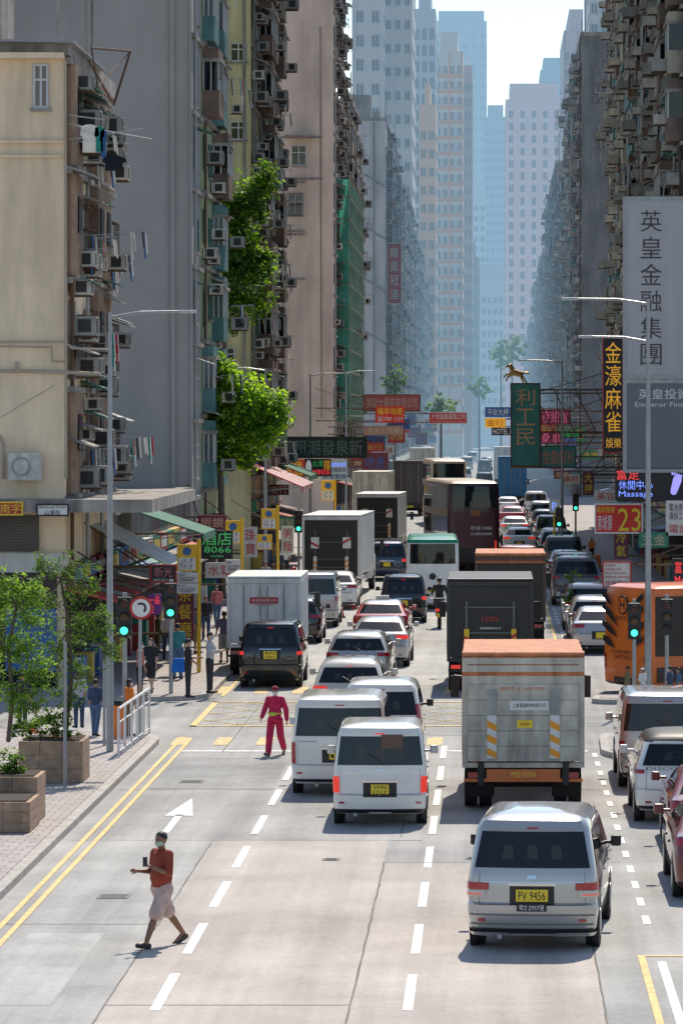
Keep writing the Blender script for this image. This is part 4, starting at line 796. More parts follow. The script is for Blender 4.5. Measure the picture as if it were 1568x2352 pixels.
tower('slim glass tower with flat slab crown, tallest in the centre',1000,1117,48,1500,60,BLW,6,fl=4)
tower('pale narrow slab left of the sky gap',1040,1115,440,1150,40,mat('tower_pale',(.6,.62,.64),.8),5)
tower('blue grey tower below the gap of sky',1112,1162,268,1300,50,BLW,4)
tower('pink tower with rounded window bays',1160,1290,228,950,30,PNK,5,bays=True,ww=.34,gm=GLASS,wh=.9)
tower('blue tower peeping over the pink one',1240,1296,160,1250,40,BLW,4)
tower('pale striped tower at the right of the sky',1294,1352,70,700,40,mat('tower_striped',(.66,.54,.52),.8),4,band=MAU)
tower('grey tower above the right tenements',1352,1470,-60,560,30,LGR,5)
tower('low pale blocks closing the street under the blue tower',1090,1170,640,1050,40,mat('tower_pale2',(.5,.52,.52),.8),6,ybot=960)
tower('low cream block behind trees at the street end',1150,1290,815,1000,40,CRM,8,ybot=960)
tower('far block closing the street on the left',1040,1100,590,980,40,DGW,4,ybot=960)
t=thing('scaffolding','bamboo scaffold wrapped in green net on the left facades','scaffolding',(-11,315,0))
net=mat('scaffold_net',(.16,.56,.47),.8,0,.45,.5,trans=2,sheer=.3)
n=MB()
for i in range(11):
    z0=7.2+i*1.66;z1=z0+1.67
    n.box(.35,.38,-20,12,z0,z1); n.box(-.55,.35,-20.03,-20,z0,z1)
n.build('netting',net,t)
b=MB()
for y in range(-20,13,4): b.tube((.44,y,0),(.44,y,26),.045,n=5)
for i in range(12): b.tube((.44,-20.1,6+i*1.65),(.44,12,6+i*1.65),.035,n=5); b.tube((-.6,-20.1,6+i*1.65),(.5,-20.1,6+i*1.65),.035,n=5)
b.build('bamboo_pole',mat('bamboo',(.28,.25,.17),.7),t)
# ---------- vegetation ----------
LF=[mat('leaf_dark',(.035,.075,.015),.6,trans=1),mat('leaf_mid',(.06,.125,.022),.6,trans=1),mat('leaf_light',(.10,.18,.035),.6,trans=1)]
def foliage(parent,name,blobs,n,sz,seed=1,asp=.5,mats=LF,O=(0,0,0),per=26,sp=.16):
    rg=random.Random(seed); b=MB(); tot=sum(r**2 for _,r in blobs); O=Vector(O)
    for c,r in blobs:
        m=int(n*r*r/tot); k=max(4,m//per)
        cl=[]
        for _ in range(k):
            d=Vector((rg.gauss(0,1),rg.gauss(0,1),rg.gauss(0,1))).normalized(); cl.append((Vector(c)-O+d*r*rg.uniform(.2,1.15),rg.randrange(3)))
        for i in range(m):
            cc,mi=rg.choice(cl); p=cc+Vector((rg.gauss(0,1),rg.gauss(0,1),rg.gauss(0,1)*.7))*r*sp
            u=Vector((rg.gauss(0,1),rg.gauss(0,1),rg.gauss(0,.6))).normalized(); v=u.cross(Vector((rg.gauss(0,.6),rg.gauss(0,.6),1)).normalized())
            if v.length<.1: continue
            v.normalize(); s=sz*rg.uniform(.6,1.3); w=v*s*asp*.5
            b.add([p-u*s*.5,p-u*s*.1+w,p+u*s*.5,p-u*s*.1-w],[(0,1,2,3)],mi if rg.random()<.7 else rg.randrange(3))
    return b.build(name,mats,parent)
BARK=mat('bark',(.14,.105,.08),.9,0,.3,6)
def tree(label,base,trunk,blobs,n,sz,seed,name='tree',cat='tree',r0=.1,asp=.5,mats=LF,per=26,sp=.16):
    t=thing(name,label,cat,base); b=MB(); B=Vector(base)
    pts=[Vector(p)-B for p in trunk]; bb=[(Vector(c)-B,r) for c,r in blobs]; N=len(pts)
    for i in range(N-1): b.cap(pts[i],pts[i+1],r0*(1-.6*i/N),r0*(1-.6*(i+1)/N),7)
    for c,r in bb:
        q=min(pts,key=lambda p:(p-c).length); b.tube(q,c,r0*.4,r0*.15,6)
        for k in range(3):
            a=random.uniform(0,6.3); b.tube(c,c+Vector((math.cos(a),math.sin(a),.5))*r*.7,r0*.15,.01,5)
    b.build('trunk',BARK,t,smooth=True,ang=60); foliage(t,'crown',bb,n,sz,seed,asp,mats,per=per,sp=sp); return t
GRAN=mat('granite_planter',(.42,.29,.20),.8,0,.3,6,bump=.3,streak=.3,smap=(3,3,.5))
def planter(label,x0,x1,y0,y1,h):
    t=thing('planter',label,'planter',((x0+x1)/2,(y0+y1)/2,.14)); X=(x1-x0)/2;Yh=(y1-y0)/2; b=MB(); n=3
    for i in range(n):
        for k in range(3): b.box(-X+2*X*k/3+.004,-X+2*X*(k+1)/3-.004,-Yh,Yh,h*i/n+.006,h*(i+1)/n-.008)
    b.box(-X+.015,X-.015,-Yh+.015,Yh-.015,0,h-.02); b.build('box',GRAN,t,bevel=.008)
    MB().box(-X+.08,X-.08,-Yh+.08,Yh-.08,h-.01,h+.015).build('soil',mat('soil',(.05,.035,.025),.95),t); return t
planter('large stepped granite planter with a small tree by the kerb',-9.5,-8.2,79,80.4,.85)
planter('granite planter cut by the left edge, nearest the camera',-9.6,-8.15,69.5,71.0,.55)
planter('raised rear tier of the nearest granite planter',-9.6,-8.2,71.1,72.4,.85)
def leafy(label,name,px,py,Y,blobs,n,sz,seed,mats=LF):
    base=Vector((PX(px,Y),Y,PZ(py,Y))); o=foliage(None,name,[(P(a,b_,Y),r) for a,b_,r in blobs],n,sz,seed,mats=mats,O=base); o.location=base; tag(o,label,'plant')
leafy('bushy green plant in the nearest granite planter','hedge_plant',20,1770,71.7,[(15,1758,.30),(48,1768,.2),(-15,1758,.35),(30,1745,.22)],1900,.07,5)
leafy('low broad leaved plant around the small tree in the planter','flowering_plant',110,1700,79.7,[(75,1680,.3),(130,1675,.3),(100,1655,.3),(160,1685,.2),(55,1670,.25),(150,1650,.25)],1800,.09,6,[LF[1],LF[2],LF[0]])
leafy('reddish ground plants at the foot of the small tree','flowering_plant',110,1705,79.2,[(90,1700,.2),(130,1702,.2),(160,1702,.15)],300,.08,7,[mat('leaf_red',(.25,.05,.02),.6,trans=1),LF[0],mat('leaf_red',(.25,.05,.02))])
tree('slender dark leaved tree in the large planter at left',P(150,1700,80),[P(150,1700,80),P(165,1560,80),P(160,1440,80),P(140,1330,80)],[(P(150,1310,80),.42),(P(95,1300,80),.32),(P(200,1345,80),.45),(P(110,1385,80),.42),(P(190,1435,80),.55),(P(250,1490,80),.4),(P(130,1495,80),.5),(P(175,1555,80),.45),(P(228,1425,80),.35),(P(150,1610,80),.35)],4600,.11,11,r0=.05,asp=.32,mats=[LF[0],LF[0],LF[1]],per=14)
tree('light green tree cut by the left edge behind the planters',P(20,1700,78),[P(20,1700,78),P(30,1600,78),P(20,1500,78),P(40,1380,78)],[(P(30,1345,78),.5),(P(-10,1390,78),.55),(P(65,1430,78),.45),(P(10,1490,78),.5),(P(95,1545,78),.42),(P(30,1600,78),.45),(P(75,1630,78),.32),(P(85,1365,78),.34),(P(60,1500,78),.4)],5000,.12,12,r0=.05,asp=.32,mats=[LF[1],LF[2],LF[2]],per=14)
Yt=160
LB_=[LF[1],mat('leaf_fresh',(.13,.24,.03),.6,trans=1),mat('leaf_bright',(.19,.32,.03),.6,trans=1)]
tree('bright green street tree leaning out from the left tenements',P(512,1400,Yt),[P(512,1400,Yt),P(510,1200,Yt),P(505,1050,Yt),P(520,930,Yt)],[(P(495,890,Yt),.9),(P(545,905,Yt),1.0),(P(600,925,Yt),1.0),(P(635,950,Yt),.6),(P(575,980,Yt),1.1),(P(505,975,Yt),1.1),(P(540,1035,Yt),.85),(P(485,1050,Yt),.7),(P(605,1000,Yt),.75),(P(515,845,Yt),.55),(P(560,1060,Yt),.4)],10000,.23,13,r0=.16,asp=.6,mats=LB_,per=12,sp=.2)
Yt=186
tree('tall fig tree clinging high up beside the yellow tenement',P(505,1315,Yt),[P(505,1315,Yt),P(510,1000,Yt),P(515,760,Yt),P(525,600,Yt),P(540,480,Yt)],[(P(530,470,Yt),.95),(P(580,440,Yt),.9),(P(612,405,Yt),.7),(P(545,530,Yt),1.0),(P(590,490,Yt),.6),(P(530,600,Yt),1.2),(P(575,620,Yt),1.1),(P(525,680,Yt),1.1),(P(580,690,Yt),.9),(P(515,500,Yt),.7),(P(610,590,Yt),.5),(P(540,740,Yt),.6),(P(560,570,Yt),.9),(P(560,480,Yt),.7)],10000,.25,14,r0=.16,asp=.6,per=12,sp=.2,mats=[LF[0],LF[1],LB_[1]])
for i,(px,py,Y,r) in enumerate([(1012,925,430,1.3),(1175,790,700,1.9),(905,865,400,1.0),(1150,805,700,1.7),(1100,880,650,1.5)]):
    c=Vector(P(px,py,Y)); bx=(c.x,Y,.13)
    tree('hazy tree %s far along the street'%['above the red banner','right of the street end','on the left by the cream block','at the street end','low in the centre haze'][i],bx,[bx,(c.x,Y,c.z*.5),tuple(c)],[(tuple(c),r),((c.x+r*.8,Y,c.z-r*.6),r*.8),((c.x-r*.8,Y,c.z-r*.5),r*.7),((c.x,Y,c.z-r*1.3),r*.8)],1100,r*.28,30+i,r0=.2,asp=.7)
tree('small potted tree on the right kerb beside parked cars',P(1310,1430,138),[P(1310,1420,138),P(1312,1370,138),P(1312,1340,138)],[(P(1312,1330,138),.3),(P(1305,1360,138),.28),(P(1322,1385,138),.22)],500,.12,45,r0=.03)
# ---------- street furniture ----------
def lamp(label,X,Y,H,arms,r=.1):
    t=thing('street_lamp',label,'street lamp',(X,Y,.13),0,'street lamps')
    MB().tube((0,0,0),(0,0,2.2),r*1.1,r*1.1,12).tube((0,0,2.2),(0,0,H),r,r*.55,12).build('pole',STEEL,t,smooth=True,ang=50)
    for (dx,dz) in arms:
        MB().tube((0,0,H+dz-.12),(dx*.35,0,H+dz),.04,.035,8).tube((dx*.35,0,H+dz),(dx*.85,0,H+dz+.02),.035,.03,8).build('arm',STEEL,t)
        MB().box(min(dx*.8,dx),max(dx*.8,dx),-.12,.12,H+dz-.02,H+dz+.05).build('lamp_head',mat('lamp_grey',(.4,.42,.43),.5),t,bevel=.02)
lamp('tall street lamp at the near left corner by the railing',PX(253,86.5),86.5,9.7,[(1.9,0)],.075)
lamp('tall double arm street lamp on the right island',PX(1487,103.5),103.5,10.5,[(-2.3,0),(-1.85,-1)],.085)
for i,(px,Y,s,zt) in enumerate([(610,175,-1,9.6),(1290,200,-1,10.3),(795,270,1,10.6),(712,215,1,9.8)]): lamp('street lamp %s'%['under the bright green tree','beside the galloping horse sign','against the scaffold net','before the pinkish tower'][i],PX(px,Y),Y,zt,[(s*2.2,0)],.08)
def signal(label,X,Y,z,ph,green=True):
    t=thing('traffic_light',label,'traffic light',(X,Y,z),0,'traffic lights'); MB().tube((0,0,0),(0,0,ph+.1),.055,n=10).build('pole',STEEL,t)
    o=MB().box(-.17,.17,-.2,-.06,ph-.95,ph).build('signal_head',BLACK,t,bevel=.02)
    for i,(zz,m) in enumerate(((.17,0),(.475,0),(.78,GRN if green else BLACK))):
        m=mat('lens_off_%d'%i,[(.08,.01,.01),(.1,.05,.01),(0,0,0)][i],.3) if i<2 else m
        MB().tube((0,-.215,ph-zz),(0,-.2,ph-zz),.09,n=16).build('lens',m,o)
        h=MB()
        for k in range(7):
            a0=PI*k/7;a1=PI*(k+1)/7; h.poly([(.12*math.cos(a0),-.2,ph-zz+.12*math.sin(a0)),(.12*math.cos(a1),-.2,ph-zz+.12*math.sin(a1)),(.12*math.cos(a1),-.36,ph-zz+.12*math.sin(a1)),(.12*math.cos(a0),-.36,ph-zz+.12*math.sin(a0))])
        h.build('visor',BLACK,o)
    return t
signal('traffic light at the near left corner showing green',PX(287,91.2),91.2,.14,3.2)
signal('traffic light at the far left corner showing green',PX(393,104.6),104.6,.14,2.95)
signal('traffic light with large black head on the right island',PX(1455,103),103,.14,2.5)
signal('traffic light at the right edge beside the coach',PX(1530,103.2),103.2,.14,2.6,False)
signal('distant left traffic light beside the tall white lorry',PX(686,168),168,.14,3.4)
signal('distant green light above the parked cars, lower left one',PX(1283,190),190,.14,3)
signal('distant green light above the parked cars, upper right one',PX(1321,215),215,.14,3.2)
def post(label,px,Y,h): 
    o=MB().tube((0,0,0),(0,0,h),.035,n=10).build('post',STEEL,None,(PX(px,Y),Y,.14),smooth=True,ang=50); return tag(o,label,'post')
post('bare grey post between the two planters',150,78,2.9); post('thin grey post left of the street lamp',240,88,1.9)
t=thing('round_sign','round no left turn sign at the near left corner','road sign',(PX(322,91),91,.14)); MB().tube((0,0,0),(0,0,3.15),.04,n=8).build('pole',STEEL,t)
MB().tube((.03,-.07,2.95),(.03,-.05,2.95),.27,n=28).build('rim',REDP,t); MB().tube((.03,-.078,2.95),(.03,-.072,2.95),.21,n=28).build('face',WHITE,t)
b=MB()
for k in range(8):
    a0=PI*(-.3+k*.13);a1=PI*(-.3+(k+1)*.13); b.poly([(.03+.08*math.cos(a0),-.082,2.95+.08*math.sin(a0)),(.03+.13*math.cos(a0),-.082,2.95+.13*math.sin(a0)),(.03+.13*math.cos(a1),-.082,2.95+.13*math.sin(a1)),(.03+.08*math.cos(a1),-.082,2.95+.08*math.sin(a1))])
b.build('arrow',TXB,t)
t=thing('railing','pale steel pedestrian railing at the near left corner','railing',(-8.05,85,.14))
MB().tube((0,0,1.05),(.1,6.5,1.05),.03,n=8).tube((0,0,.12),(.1,6.5,.12),.02,n=8).tube((0,0,.75),(.1,6.5,.75),.018,n=8).build('rail',WHITE,t)
for i in range(6): MB().tube((.02*i,i*1.3,0),(.02*i,i*1.3,1.08),.03,n=8).build('railing_post',WHITE,t)
for i in range(0,26,2): MB().tube((.004*i,.25*i,.12),(.004*i,.25*i,.75),.008,n=5).build('baluster',WHITE,t)
t=thing('litter_bin','orange litter bin behind the railing','bin',(PX(272,90.2),90.2,.14)); MB().tube((0,0,0),(0,0,.75),.13,.15,14).build('body',ORN,t,smooth=True,ang=50); MB().tube((0,0,.76),(0,0,.86),.16,.1,14).build('lid',BLACK,t,smooth=True,ang=50)
t=thing('traffic_cone','red traffic cone beside the grey van','cone',(PX(781,147),147,.01)); MB().tube((0,0,.04),(0,0,.7),.16,.03,14).build('cone',REDP,t,smooth=True,ang=50); MB().box(-.2,.2,-.2,.2,0,.04).build('base',RUB,t); MB().tube((0,0,.35),(0,0,.5),.105,.077,14).build('band',WHITE,t)
t=thing('bollard','short red post on the left pavement','bollard',(PX(674,170),170,.14)); MB().tube((0,0,0),(0,0,.8),.12,n=12).build('post',REDP,t); MB().ell((0,0,.82),(.13,.13,.1)).build('cap',REDP,t)
for i in range(4):
    X,Y,z=P(1345+i*9,1262,185+i); t=thing('water_barrier','orange plastic barrier on the right pavement, %s from left'%['first','second','third','fourth'][i],'barrier',(X,Y,.14),0,'orange barriers'); MB().prism([(-.18,0,0),(.18,0,0),(.12,0,.8),(-.12,0,.8)],(0,.4,0)).build('body',ORN,t,bevel=.03)
# ---------- signs ----------
def sign(label,px0,py0,px1,py1,Y,board,texts=(),th=.18,brace=None,border=None,pole=None,name='shop_sign',cat='sign',group=None):
    x0,_,z1=P(px0,py0,Y);x1,_,z0=P(px1,py1,Y); xc=(x0+x1)/2; t=thing(name,label,cat,(xc,Y,z0),0,group); w=(x1-x0)/2; h=z1-z0
    MB().box(-w,w,0,th,0,h).build('board',board,t)
    if border:
        e=max(.03,min(w*2,h)*.04); b=MB().box(-w-.01,w+.01,-.03,.03,-.01,e).box(-w-.01,w+.01,-.03,.03,h-e,h+.01).box(-w-.01,-w+e,-.028,.028,e,h-e).box(w-e,w+.01,-.028,.028,e,h-e); b.build('border',border,t)
    for tx,u0,v0,u1,v1,m in texts: text(tx,-w+2*w*u0,-w+2*w*u1,h*(1-v1),h*(1-v0),-.012,m,t)
    if brace:
        xb=(XL if brace=='L' else XR)-xc; b=MB()
        xe=-w if brace=='L' else w
        for z in (h*.12,h*.88): b.tube((xe,th/2,z),(xb,th/2,z),.04,n=6)
        b.tube((xe,th/2,h*.9),(xb,th/2,h+1.2),.025,n=5); b.tube((xe,th/2,h*.1),(xe,th/2,h*.9),.03,n=5); b.build('bracket',RUST,t)
    if pole: MB().tube((pole-xc,th+.05,-z0+.13),(pole-xc,th+.05,h),.05,n=8).build('pole',YELP,t)
    return t
def vert(s,u0,u1,v0,v1,m,gap=.88):
    n=len(s); d=(v1-v0)/n; return [(c,u0,v0+i*d+d*(1-gap)/2,u1,v0+i*d+d*(1+gap)/2,m) for i,c in enumerate(s)]
SG=mat('banner_grey',(.46,.46,.47),.6,0,.08,.3,streak=.1); SGD=mat('banner_mid_grey',(.17,.18,.20),.6,0,.05); GOLD=mat('neon_gold',(.95,.45,.03),.4,emit=.3); SGR=mat('sign_deep_green',(.05,.28,.26),.5,0,.15,1,streak=.2); BRZ=mat('sign_bronze',(.70,.42,.20),.5); TXD=mat('dark_grey_letter',(.06,.06,.065),.6)
LR=mat('led_red',(1,.06,.06),.4,emit=.7); LG=mat('led_green',(.08,.6,.16),.4,emit=.18); LB=mat('led_blue',(.2,.3,1),.4,emit=1.0); SBK=mat('sign_black',(.015,.015,.018),.5)
sign('huge grey vertical banner with dark characters at the right edge',1430,452,1640,870,150,SG,vert('英皇金融集團',.19,.42,.06,.94,TXD,.80),.5,'R',STEEL)
sign('dark lower panel of the huge grey banner at the right edge',1430,872,1640,1085,150,SGD,[('英皇投資',.17,.10,.72,.21,TXW),('Emperor Finance',.13,.24,.8,.31,TXW)],.5,'R',STEEL)
sign('black vertical sign with glowing gold characters left of the grey banner',1383,775,1430,1040,165,SBK,vert('金濠麻雀',.12,.9,.03,.83,GOLD,.9)+[('娛樂',.15,.87,.9,.96,GOLD)],.4,'R',REDP)
sign('green L shaped sign with bronze characters and a horse figure on top',1172,880,1240,1072,219,SGR,vert('利工民',.18,.82,.05,.76,BRZ,.85),.5,'R',RUST)
sign('green horizontal foot of the horse sign',1241,1024,1322,1074,212,SGR,[('金鹿線衫',.05,.18,.95,.85,mat('sign_brick_letter',(.75,.25,.12),.6))],.5,None,RUST)
t=thing('horse_figure','golden galloping horse figure on top of the green sign','statue',P(1182,880,219)); GD=mat('bronze_gold',(.45,.28,.12),.35,.6)
b=MB(); b.cap((.3,0,.5),(-.12,0,.62),.17,.2); b.cap((-.15,0,.7),(-.32,0,.98),.13,.09); b.cap((-.32,0,1.0),(-.52,0,.9),.085,.05)
for (a,c,d) in (((.32,.08,.45),(.5,.08,.25),(.68,.08,-.02)),((.32,-.08,.45),(.38,-.08,.22),(.5,-.08,-.02)),((-.15,.08,.5),(-.4,.08,.35),(-.5,.08,.12)),((-.15,-.08,.5),(-.45,-.08,.5),(-.62,-.08,.32))): b.cap(a,c,.085,.06); b.cap(c,d,.06,.045)
b.cap((.45,0,.6),(.75,0,.55),.05,.07); b.cap((-.08,0,.82),(-.22,0,1.04),.06,.05); finish(b,'horse_body',GD,t,.03,2)
t=thing('sign_frame','rusty steel lattice frame holding the signs over the right pavement','frame',(1.2,222,4.5)); b=MB()
for z in (.2,2.2,4.6): b.tube((0,0,z),(7.3,0,z),.05,n=6)
for i in range(6): b.tube((i*1.2,0,.2),((i+1)*1.2,0,2.2),.035,n=5); b.tube(((i+1)*1.2,0,2.2),(i*1.2,0,4.6),.035,n=5); b.tube((i*1.3,0,.2),(i*1.3,0,4.6),.03,n=5)
b.build('lattice',RUST,t)
t=sign('black LED sign reading Massage with a blue foot outline',1412,1075,1568,1150,150,SBK,[('富足',.02,.06,.35,.36,LR),('休閒中心',.05,.38,.55,.66,LB),('Massage',.05,.70,.55,.93,LB)],.3,'R')
b=MB(); b.cap((.93,-.05,.35),(1.07,-.05,.8),.13,.17); b.v=[(x,-.05+(y+.05)*.1,z) for x,y,z in b.v]
for i in range(5): b.ell((.88+i*.085,-.05,1.04-.025*i),(.038,.02,.065),10)
b.build('foot_outline',mat('led_violet',(.45,.4,1),.4,emit=.6),t,smooth=True)
BR_=mat('sign_bright_red',(.70,.03,.02),.5)
sign('red shop sign with large yellow 23 price',1365,1157,1475,1225,152,BR_,[('電訊服務',.04,.1,.42,.3,YEL),('索城價',.06,.38,.36,.9,TXW),('23',.48,.15,.96,.93,YEL)],.2,'R',TXW)
sign('red and white hanging shop sign at the far right edge',1528,1150,1600,1230,140,mat('sign_white',(.66,.64,.6),.6),[('電池更\n清拆工程',.1,.08,.7,.55,TXB),('電話',.1,.68,.75,.93,REDP)],.2,'R')
sign('black LED sign with red characters at the right edge above the crowd',1543,1283,1600,1350,125,SBK,[('富足\nMa',.1,.1,.7,.9,LR)],.2,'R')
sign('white and red notice about waiting vehicles above the coach',1383,1290,1448,1350,135,mat('notice_white',(.66,.64,.6),.6),[('Vehicle\nwaiting will\nbe prosecuted\nwithout warning',.08,.08,.92,.66,REDP),('停車等候',.1,.72,.9,.92,REDP)],.05,'R',REDP)
sign('small white parking sign on a pole past the parked cars',1260,1148,1284,1178,190,WHITE,[('P',.3,.2,.7,.8,LB)],.05,None,None,PX(1272,190))
sign('Shantung Street name plate on the canopy of the beige tenement',85,1158,158,1185,105.5,WHITE,[('Shantung Street',.08,.12,.92,.42,TXB),('山東街',.25,.5,.75,.92,TXB)],.04,None,TXB,name='street_sign')
sign('orange and red shop sign on the canopy at the left edge',-40,1153,53,1183,105.5,REDP,[('南字',.45,.15,.95,.85,YEL)],.06,None,YEL)
sign('black sign with green hotel characters and number 8066',462,1218,534,1284,128,SBK,[('酒店',.03,.06,.97,.52,LG),('8066',.1,.56,.95,.78,LG),('WIFI',.3,.87,.7,.94,LG)],.3,'L')
sign('black shop sign with dark red border above the left pavement',345,1297,406,1338,112,SBK,[('新光',.15,.12,.85,.7,mat('letter_pink',(.6,.2,.25),.6)),('28522116',.1,.78,.9,.92,TXW)],.2,'L',REDP)
sign('small red and blue LED sign beside the traffic light',340,1365,370,1412,110,mat('led_field',(.15,.02,.2),.5),[('一品\n生',.1,.1,.9,.9,LR)],.15,'L')
sign('long dark banner sign with raised characters over the left pavement',620,1003,843,1052,211,mat('banner_black_green',(.02,.045,.045),.6),[('飯州潮發泉新',.1,.15,.95,.88,mat('letter_dull',(.22,.28,.26),.6))],.5,'L',RUST)
sign('yellow and red shop board under the dark banner',643,1055,700,1100,225,SC[0],[('金音\n足浴',.1,.1,.9,.9,YEL)],.3,'L')
t=sign('black LED sign with colourful characters under the dark banner',700,1054,760,1094,212,SBK,[('台灣',.3,.08,.7,.45,LG),('鐘',.72,.05,.97,.6,GOLD),('按摩足浴',.3,.6,.95,.9,LR)],.3,None)
MB().ell((-.5,-.03,.5),(.16,.02,.38),16).build('foot_outline',mat('foot_white',(.7,.7,.75),.5,emit=.3),t)
SKY_=mat('sign_sky',(.55,.68,.76),.5)
sign('white and blue shop sign right of the LED sign',738,1055,797,1102,218,SKY_,[('Panasonic',.3,.08,.97,.35,LB),('分期系統',.35,.42,.95,.62,SC[2]),('家電集團',.05,.72,.95,.95,SC[2])],.25,None)
sign('pale blue lettered board behind the LED sign',672,1058,736,1103,226,SKY_,[('廣告燈箱',.1,.1,.9,.4,REDP),('2770 7628',.1,.6,.9,.85,SC[2])],.25,None)
sign('red estate agent board with phone number 2781 1129',862,933,928,971,260,BR_,[('福年地產',.06,.08,.94,.52,YEL),('☎2781 1129',.06,.6,.94,.92,TXW)],.3,'L')
sign('long red banner board with white border far over the street',985,947,1072,973,330,BR_,[('大地雄康藥局公司',.05,.1,.95,.65,TXW),('Wai Hong Cheong Yuen Company',.05,.74,.95,.92,TXW)],.3,'L',TXW)
sign('tall dark red vertical sign with faded characters high on the left',888,558,922,698,415,mat('sign_faded_red',(.22,.025,.04),.7),vert('龍鳳冠酒',.22,.78,.04,.96,mat('faded_green',(.32,.45,.36),.6),.72),.4,None,mat('faded_green',(.32,.45,.36)))
sign('wide faded red frame sign above the estate agent board',835,906,965,945,300,mat('sign_rose',(.40,.09,.09),.6),[('興發大藥房有限公司',.05,.2,.95,.8,mat('letter_pale',(.55,.4,.36),.6))],.3,'L',RUST)
sign('salmon board on the left below the estate agent board',835,978,925,1000,280,mat('sign_salmon',(.42,.24,.18),.6),[('喜來大酒樓',.1,.2,.9,.8,mat('letter_sand',(.6,.5,.3),.6))],.3,'L')
sign('black HOTEL sign in the middle distance on the right',1128,982,1170,1000,300,SBK,[('HOTEL',.08,.15,.92,.85,TXW)],.3,'R')
sign('blue sign with white characters over the right pavement',1113,935,1172,958,330,SC[2],[('平安大押',.1,.15,.9,.85,TXW)],.3,'R')
sign('orange lit shop sign under the blue sign in the distance',1113,960,1160,982,330,GOLD,[('金行',.1,.15,.9,.85,REDP)],.3,'R')
NP=mat('neon_pink',(.8,.15,.3),.4,emit=.2); NB=mat('neon_pink_board',(.2,.03,.07),.6)
sign('pink neon character sign behind the green L sign',1240,940,1308,975,250,NB,[('夜總會',.05,.08,.95,.92,NP)],.3,'R')
sign('small pink character sign below the pink neon sign',1240,992,1290,1020,250,NB,[('桑拿',.05,.08,.95,.92,NP)],.3,'R')
sign('green LED strip sign over the right pavement',1285,993,1335,1006,240,SBK,[('骨傷專科',.03,.1,.97,.9,LG)],.2,'R')
CN=['red','yellow','blue','white','green','wine red']
LM_=[('茶餐廳',425,1405,5,119),('眼鏡',488,1200,5,150),('水電',505,1310,3,140),('珠寶',575,1245,3,158),('理髮',655,1200,4,190),('金行',640,1125,5,205),('粥麵',660,1240,3,175),('押',820,1065,5,260),('文具',610,1330,2,150)]
LM2=[('大押',1350,1110,5,200),('藥材',1310,1100,3,230),('五金',1500,1240,4,140),('冷氣',1425,1250,5,160),('旅館',1290,1090,5,250),('美容',1390,1140,3,180)]
NL=len(LM_)
for i,(tx,px,py,k,Y) in enumerate(LM_+LM2):
    sc=F/Y; n=len(tx); vertical=(i%3==0); w=(.55 if vertical else .45*n+.15)*sc; h=(.55*n+.12 if vertical else .55)*sc
    ts=vert(tx,.14,.86,.05,.95,(YEL if k in(0,2,5,4) else REDP),.85) if vertical else [(tx,.1,.16,.9,.84,(mat('letter_sand',(.6,.5,.3)) if k in(0,2,5,4) else REDP))]
    sign('%s signboard with characters %s over the %s pavement'%(CN[k],tx,'left' if i<NL else 'right'),px-w/2,py-h/2,px+w/2,py+h/2,Y,SC[k],ts,.15,'L' if i<NL else 'R')
def stop(label,px,Y,boards,top):
    X=PX(px,Y); t=thing('bus_stop',label,'bus stop',(X,Y,.14),0,'bus stop poles'); MB().tube((0,0,0),(0,0,PZ(top,Y)-.14),.06,n=10).build('pole',YELP,t)
    for (a,b_,c,d,k) in boards:
        x0,_,z1=P(a,b_,Y);x1,_,z0=P(c,d,Y); x0-=X;x1-=X; z0-=.14;z1-=.14
        o=MB().box(x0,x1,-.06,0,z0,z1).build('flag_board',YELP if k else WHITE,t,bevel=.01)
        h=z1-z0; w=x1-x0
        if k:
            MB().box(x0+w*.08,x1-w*.08,-.066,-.061,z0+h*.05,z0+h*.5).build('route_panel',WHITE,o); MB().tube(((x0+x1)/2,-.07,z0+h*.74),((x0+x1)/2,-.06,z0+h*.74),h*.16,n=16).build('emblem',SC[2],o)
            text('7\n7',x0+w*.6,x0+w*.8,z0+h*.08,z0+h*.46,-.07,TXB,o); text('上午\n下午',x0+w*.15,x0+w*.5,z0+h*.08,z0+h*.46,-.07,TXB,o)
        else: text('Except\nGeneral Holidays\n公眾假期除外',x0+w*.08,x1-w*.08,z0+h*.1,z0+h*.9,-.07,TXB,o)
stop('yellow bus stop pole nearest at the far left corner',457,113.4,[(407,1250,453,1312,1),(407,1315,455,1338,0),(407,1340,455,1363,0)],1240)
stop('yellow bus stop pole beside the hotel sign',556,135,[(518,1195,553,1250,1),(518,1285,553,1315,0)],1190)
stop('yellow bus stop pole by the tall white lorry',638,150,[(600,1168,635,1215,1),(590,1228,625,1262,1)],1160)
stop('yellow bus stop pole near the red and white awnings',770,225,[(738,1103,768,1150,1)],1098)
def awning(label,X0,X1,Y0,Y1,z1,z0,m1,m2):
    t=thing('awning',label,'awning',(X0,Y0,z0),0,'shop awnings'); n=8; b=MB()
    for i in range(n): 
        y0=(Y1-Y0)*i/n;y1=(Y1-Y0)*(i+1)/n; b.prism([(0,y0,z1-z0),(X1-X0,y0,0),(X1-X0,y0,-.25),(X1-X0-.02,y0,-.25),(X1-X0-.03,y0,-.04),(0,y0,z1-z0-.04)],(0,y1-y0,0),i%2)
    b.build('canvas',[m1,m2],t)
    for y in (0,Y1-Y0): MB().tube((0,y,-.3),(X1-X0,y,0),.02,n=5).build('support_arm',STEEL,t)
awG=mat('awning_green',(.04,.16,.11),.8,streak=.3); awW=mat('awning_white',(.6,.62,.6),.8,streak=.3)
awning('green slanted awning nearest on the left',XL,-8.9,122,127,4.8,3.9,awG,awG)
awning('pale grey slanted awning below the green one',XL,-9.3,114,119,4.4,3.2,awW,awW)
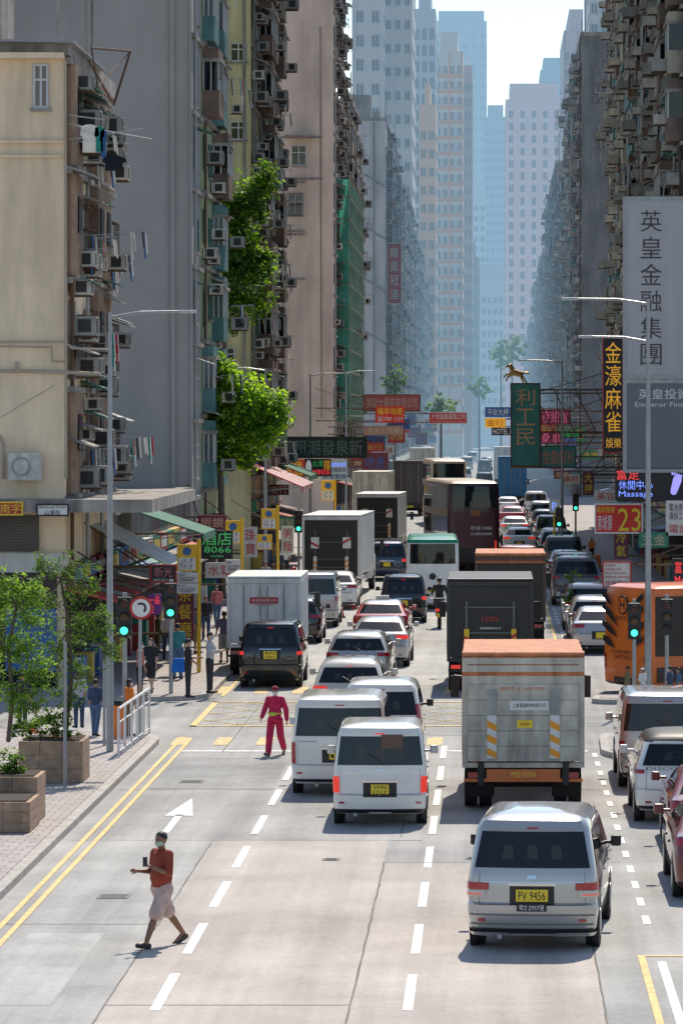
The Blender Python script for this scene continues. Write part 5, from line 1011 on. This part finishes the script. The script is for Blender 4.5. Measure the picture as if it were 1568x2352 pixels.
awning('red and white striped awning over the left pavement',XL,-9.0,188,200,5.3,4.2,REDP,awW)
awning('dark green awning past the striped one',XL,-9.3,203,212,5.4,4.5,awG,awG)
rg=random.Random(77); cnt={}
for i,Y in enumerate(sorted(rg.uniform(270,640) for _ in range(60))):
    sd=-1 if i%2 else 1; w=rg.uniform(.8,2.0);h=rg.uniform(.6,1.8); z=rg.uniform(3.4,6.6); k=rg.choice((0,0,5,1,2,3,4,5))
    X=(XR-rg.uniform(.3,3.4)-w) if sd>0 else (XL+rg.uniform(.3,2.8))
    q=cnt.get((sd,k),0); cnt[(sd,k)]=q+1
    t=thing('shop_sign','distant %s shop sign on the %s, %s of its colour counting away'%(CN[k],'right' if sd>0 else 'left',ORD[min(q,15)]),'sign',(X,Y,z),0,'distant signboards')
    MB().box(0,w,0,.2,0,h).build('board',SC[k],t); text(rg.choice(('大押','金行','藥房','酒家','珠寶','地產')),w*.1,w*.9,h*.2,h*.8,-.01,SC[(k+3)%6 if k!=0 else 1],t)
    MB().tube((0 if sd<0 else w,.1,h*.8),((XL-X) if sd<0 else (XR-X),.1,h*.8),.04,n=5).build('bracket',RUST,t)
# ---------- light, sky, camera ----------
EL=R(52); AZ=R(10)
W_=bpy.data.worlds.new("World"); S.world=W_; W_.use_nodes=True; n=W_.node_tree.nodes; l=W_.node_tree.links
bg=n['Background']; sk=n.new('ShaderNodeTexSky'); sk.sky_type='NISHITA'; sk.sun_disc=False; sk.sun_elevation=EL; sk.sun_rotation=AZ; sk.dust_density=.6; sk.ozone_density=1.2; l.new(sk.outputs[0],bg.inputs[0]); bg.inputs[1].default_value=.15
sd=bpy.data.lights.new('sun','SUN'); sd.energy=5.0; sd.angle=R(.5); sd.color=(1,.91,.77); so=bpy.data.objects.new('sun',sd); COL.objects.link(so)
d=Vector((math.sin(AZ)*math.cos(EL),math.cos(AZ)*math.cos(EL),math.sin(EL))); so.rotation_euler=d.to_track_quat('Z','Y').to_euler()
cd=bpy.data.cameras.new('camera'); co_=bpy.data.objects.new('camera',cd); COL.objects.link(co_); co_.location=(0,0,CH); co_.rotation_euler=(R(90),0,0)
cd.sensor_width=36; cd.lens=36*F/2352; cd.shift_x=-(CX-784)/2352; cd.shift_y=-(1176-CY)/2352; cd.clip_end=6000; cd.clip_start=1
S.camera=co_
S.view_settings.view_transform='Standard'; S.view_settings.look='None'; S.view_settings.exposure=0
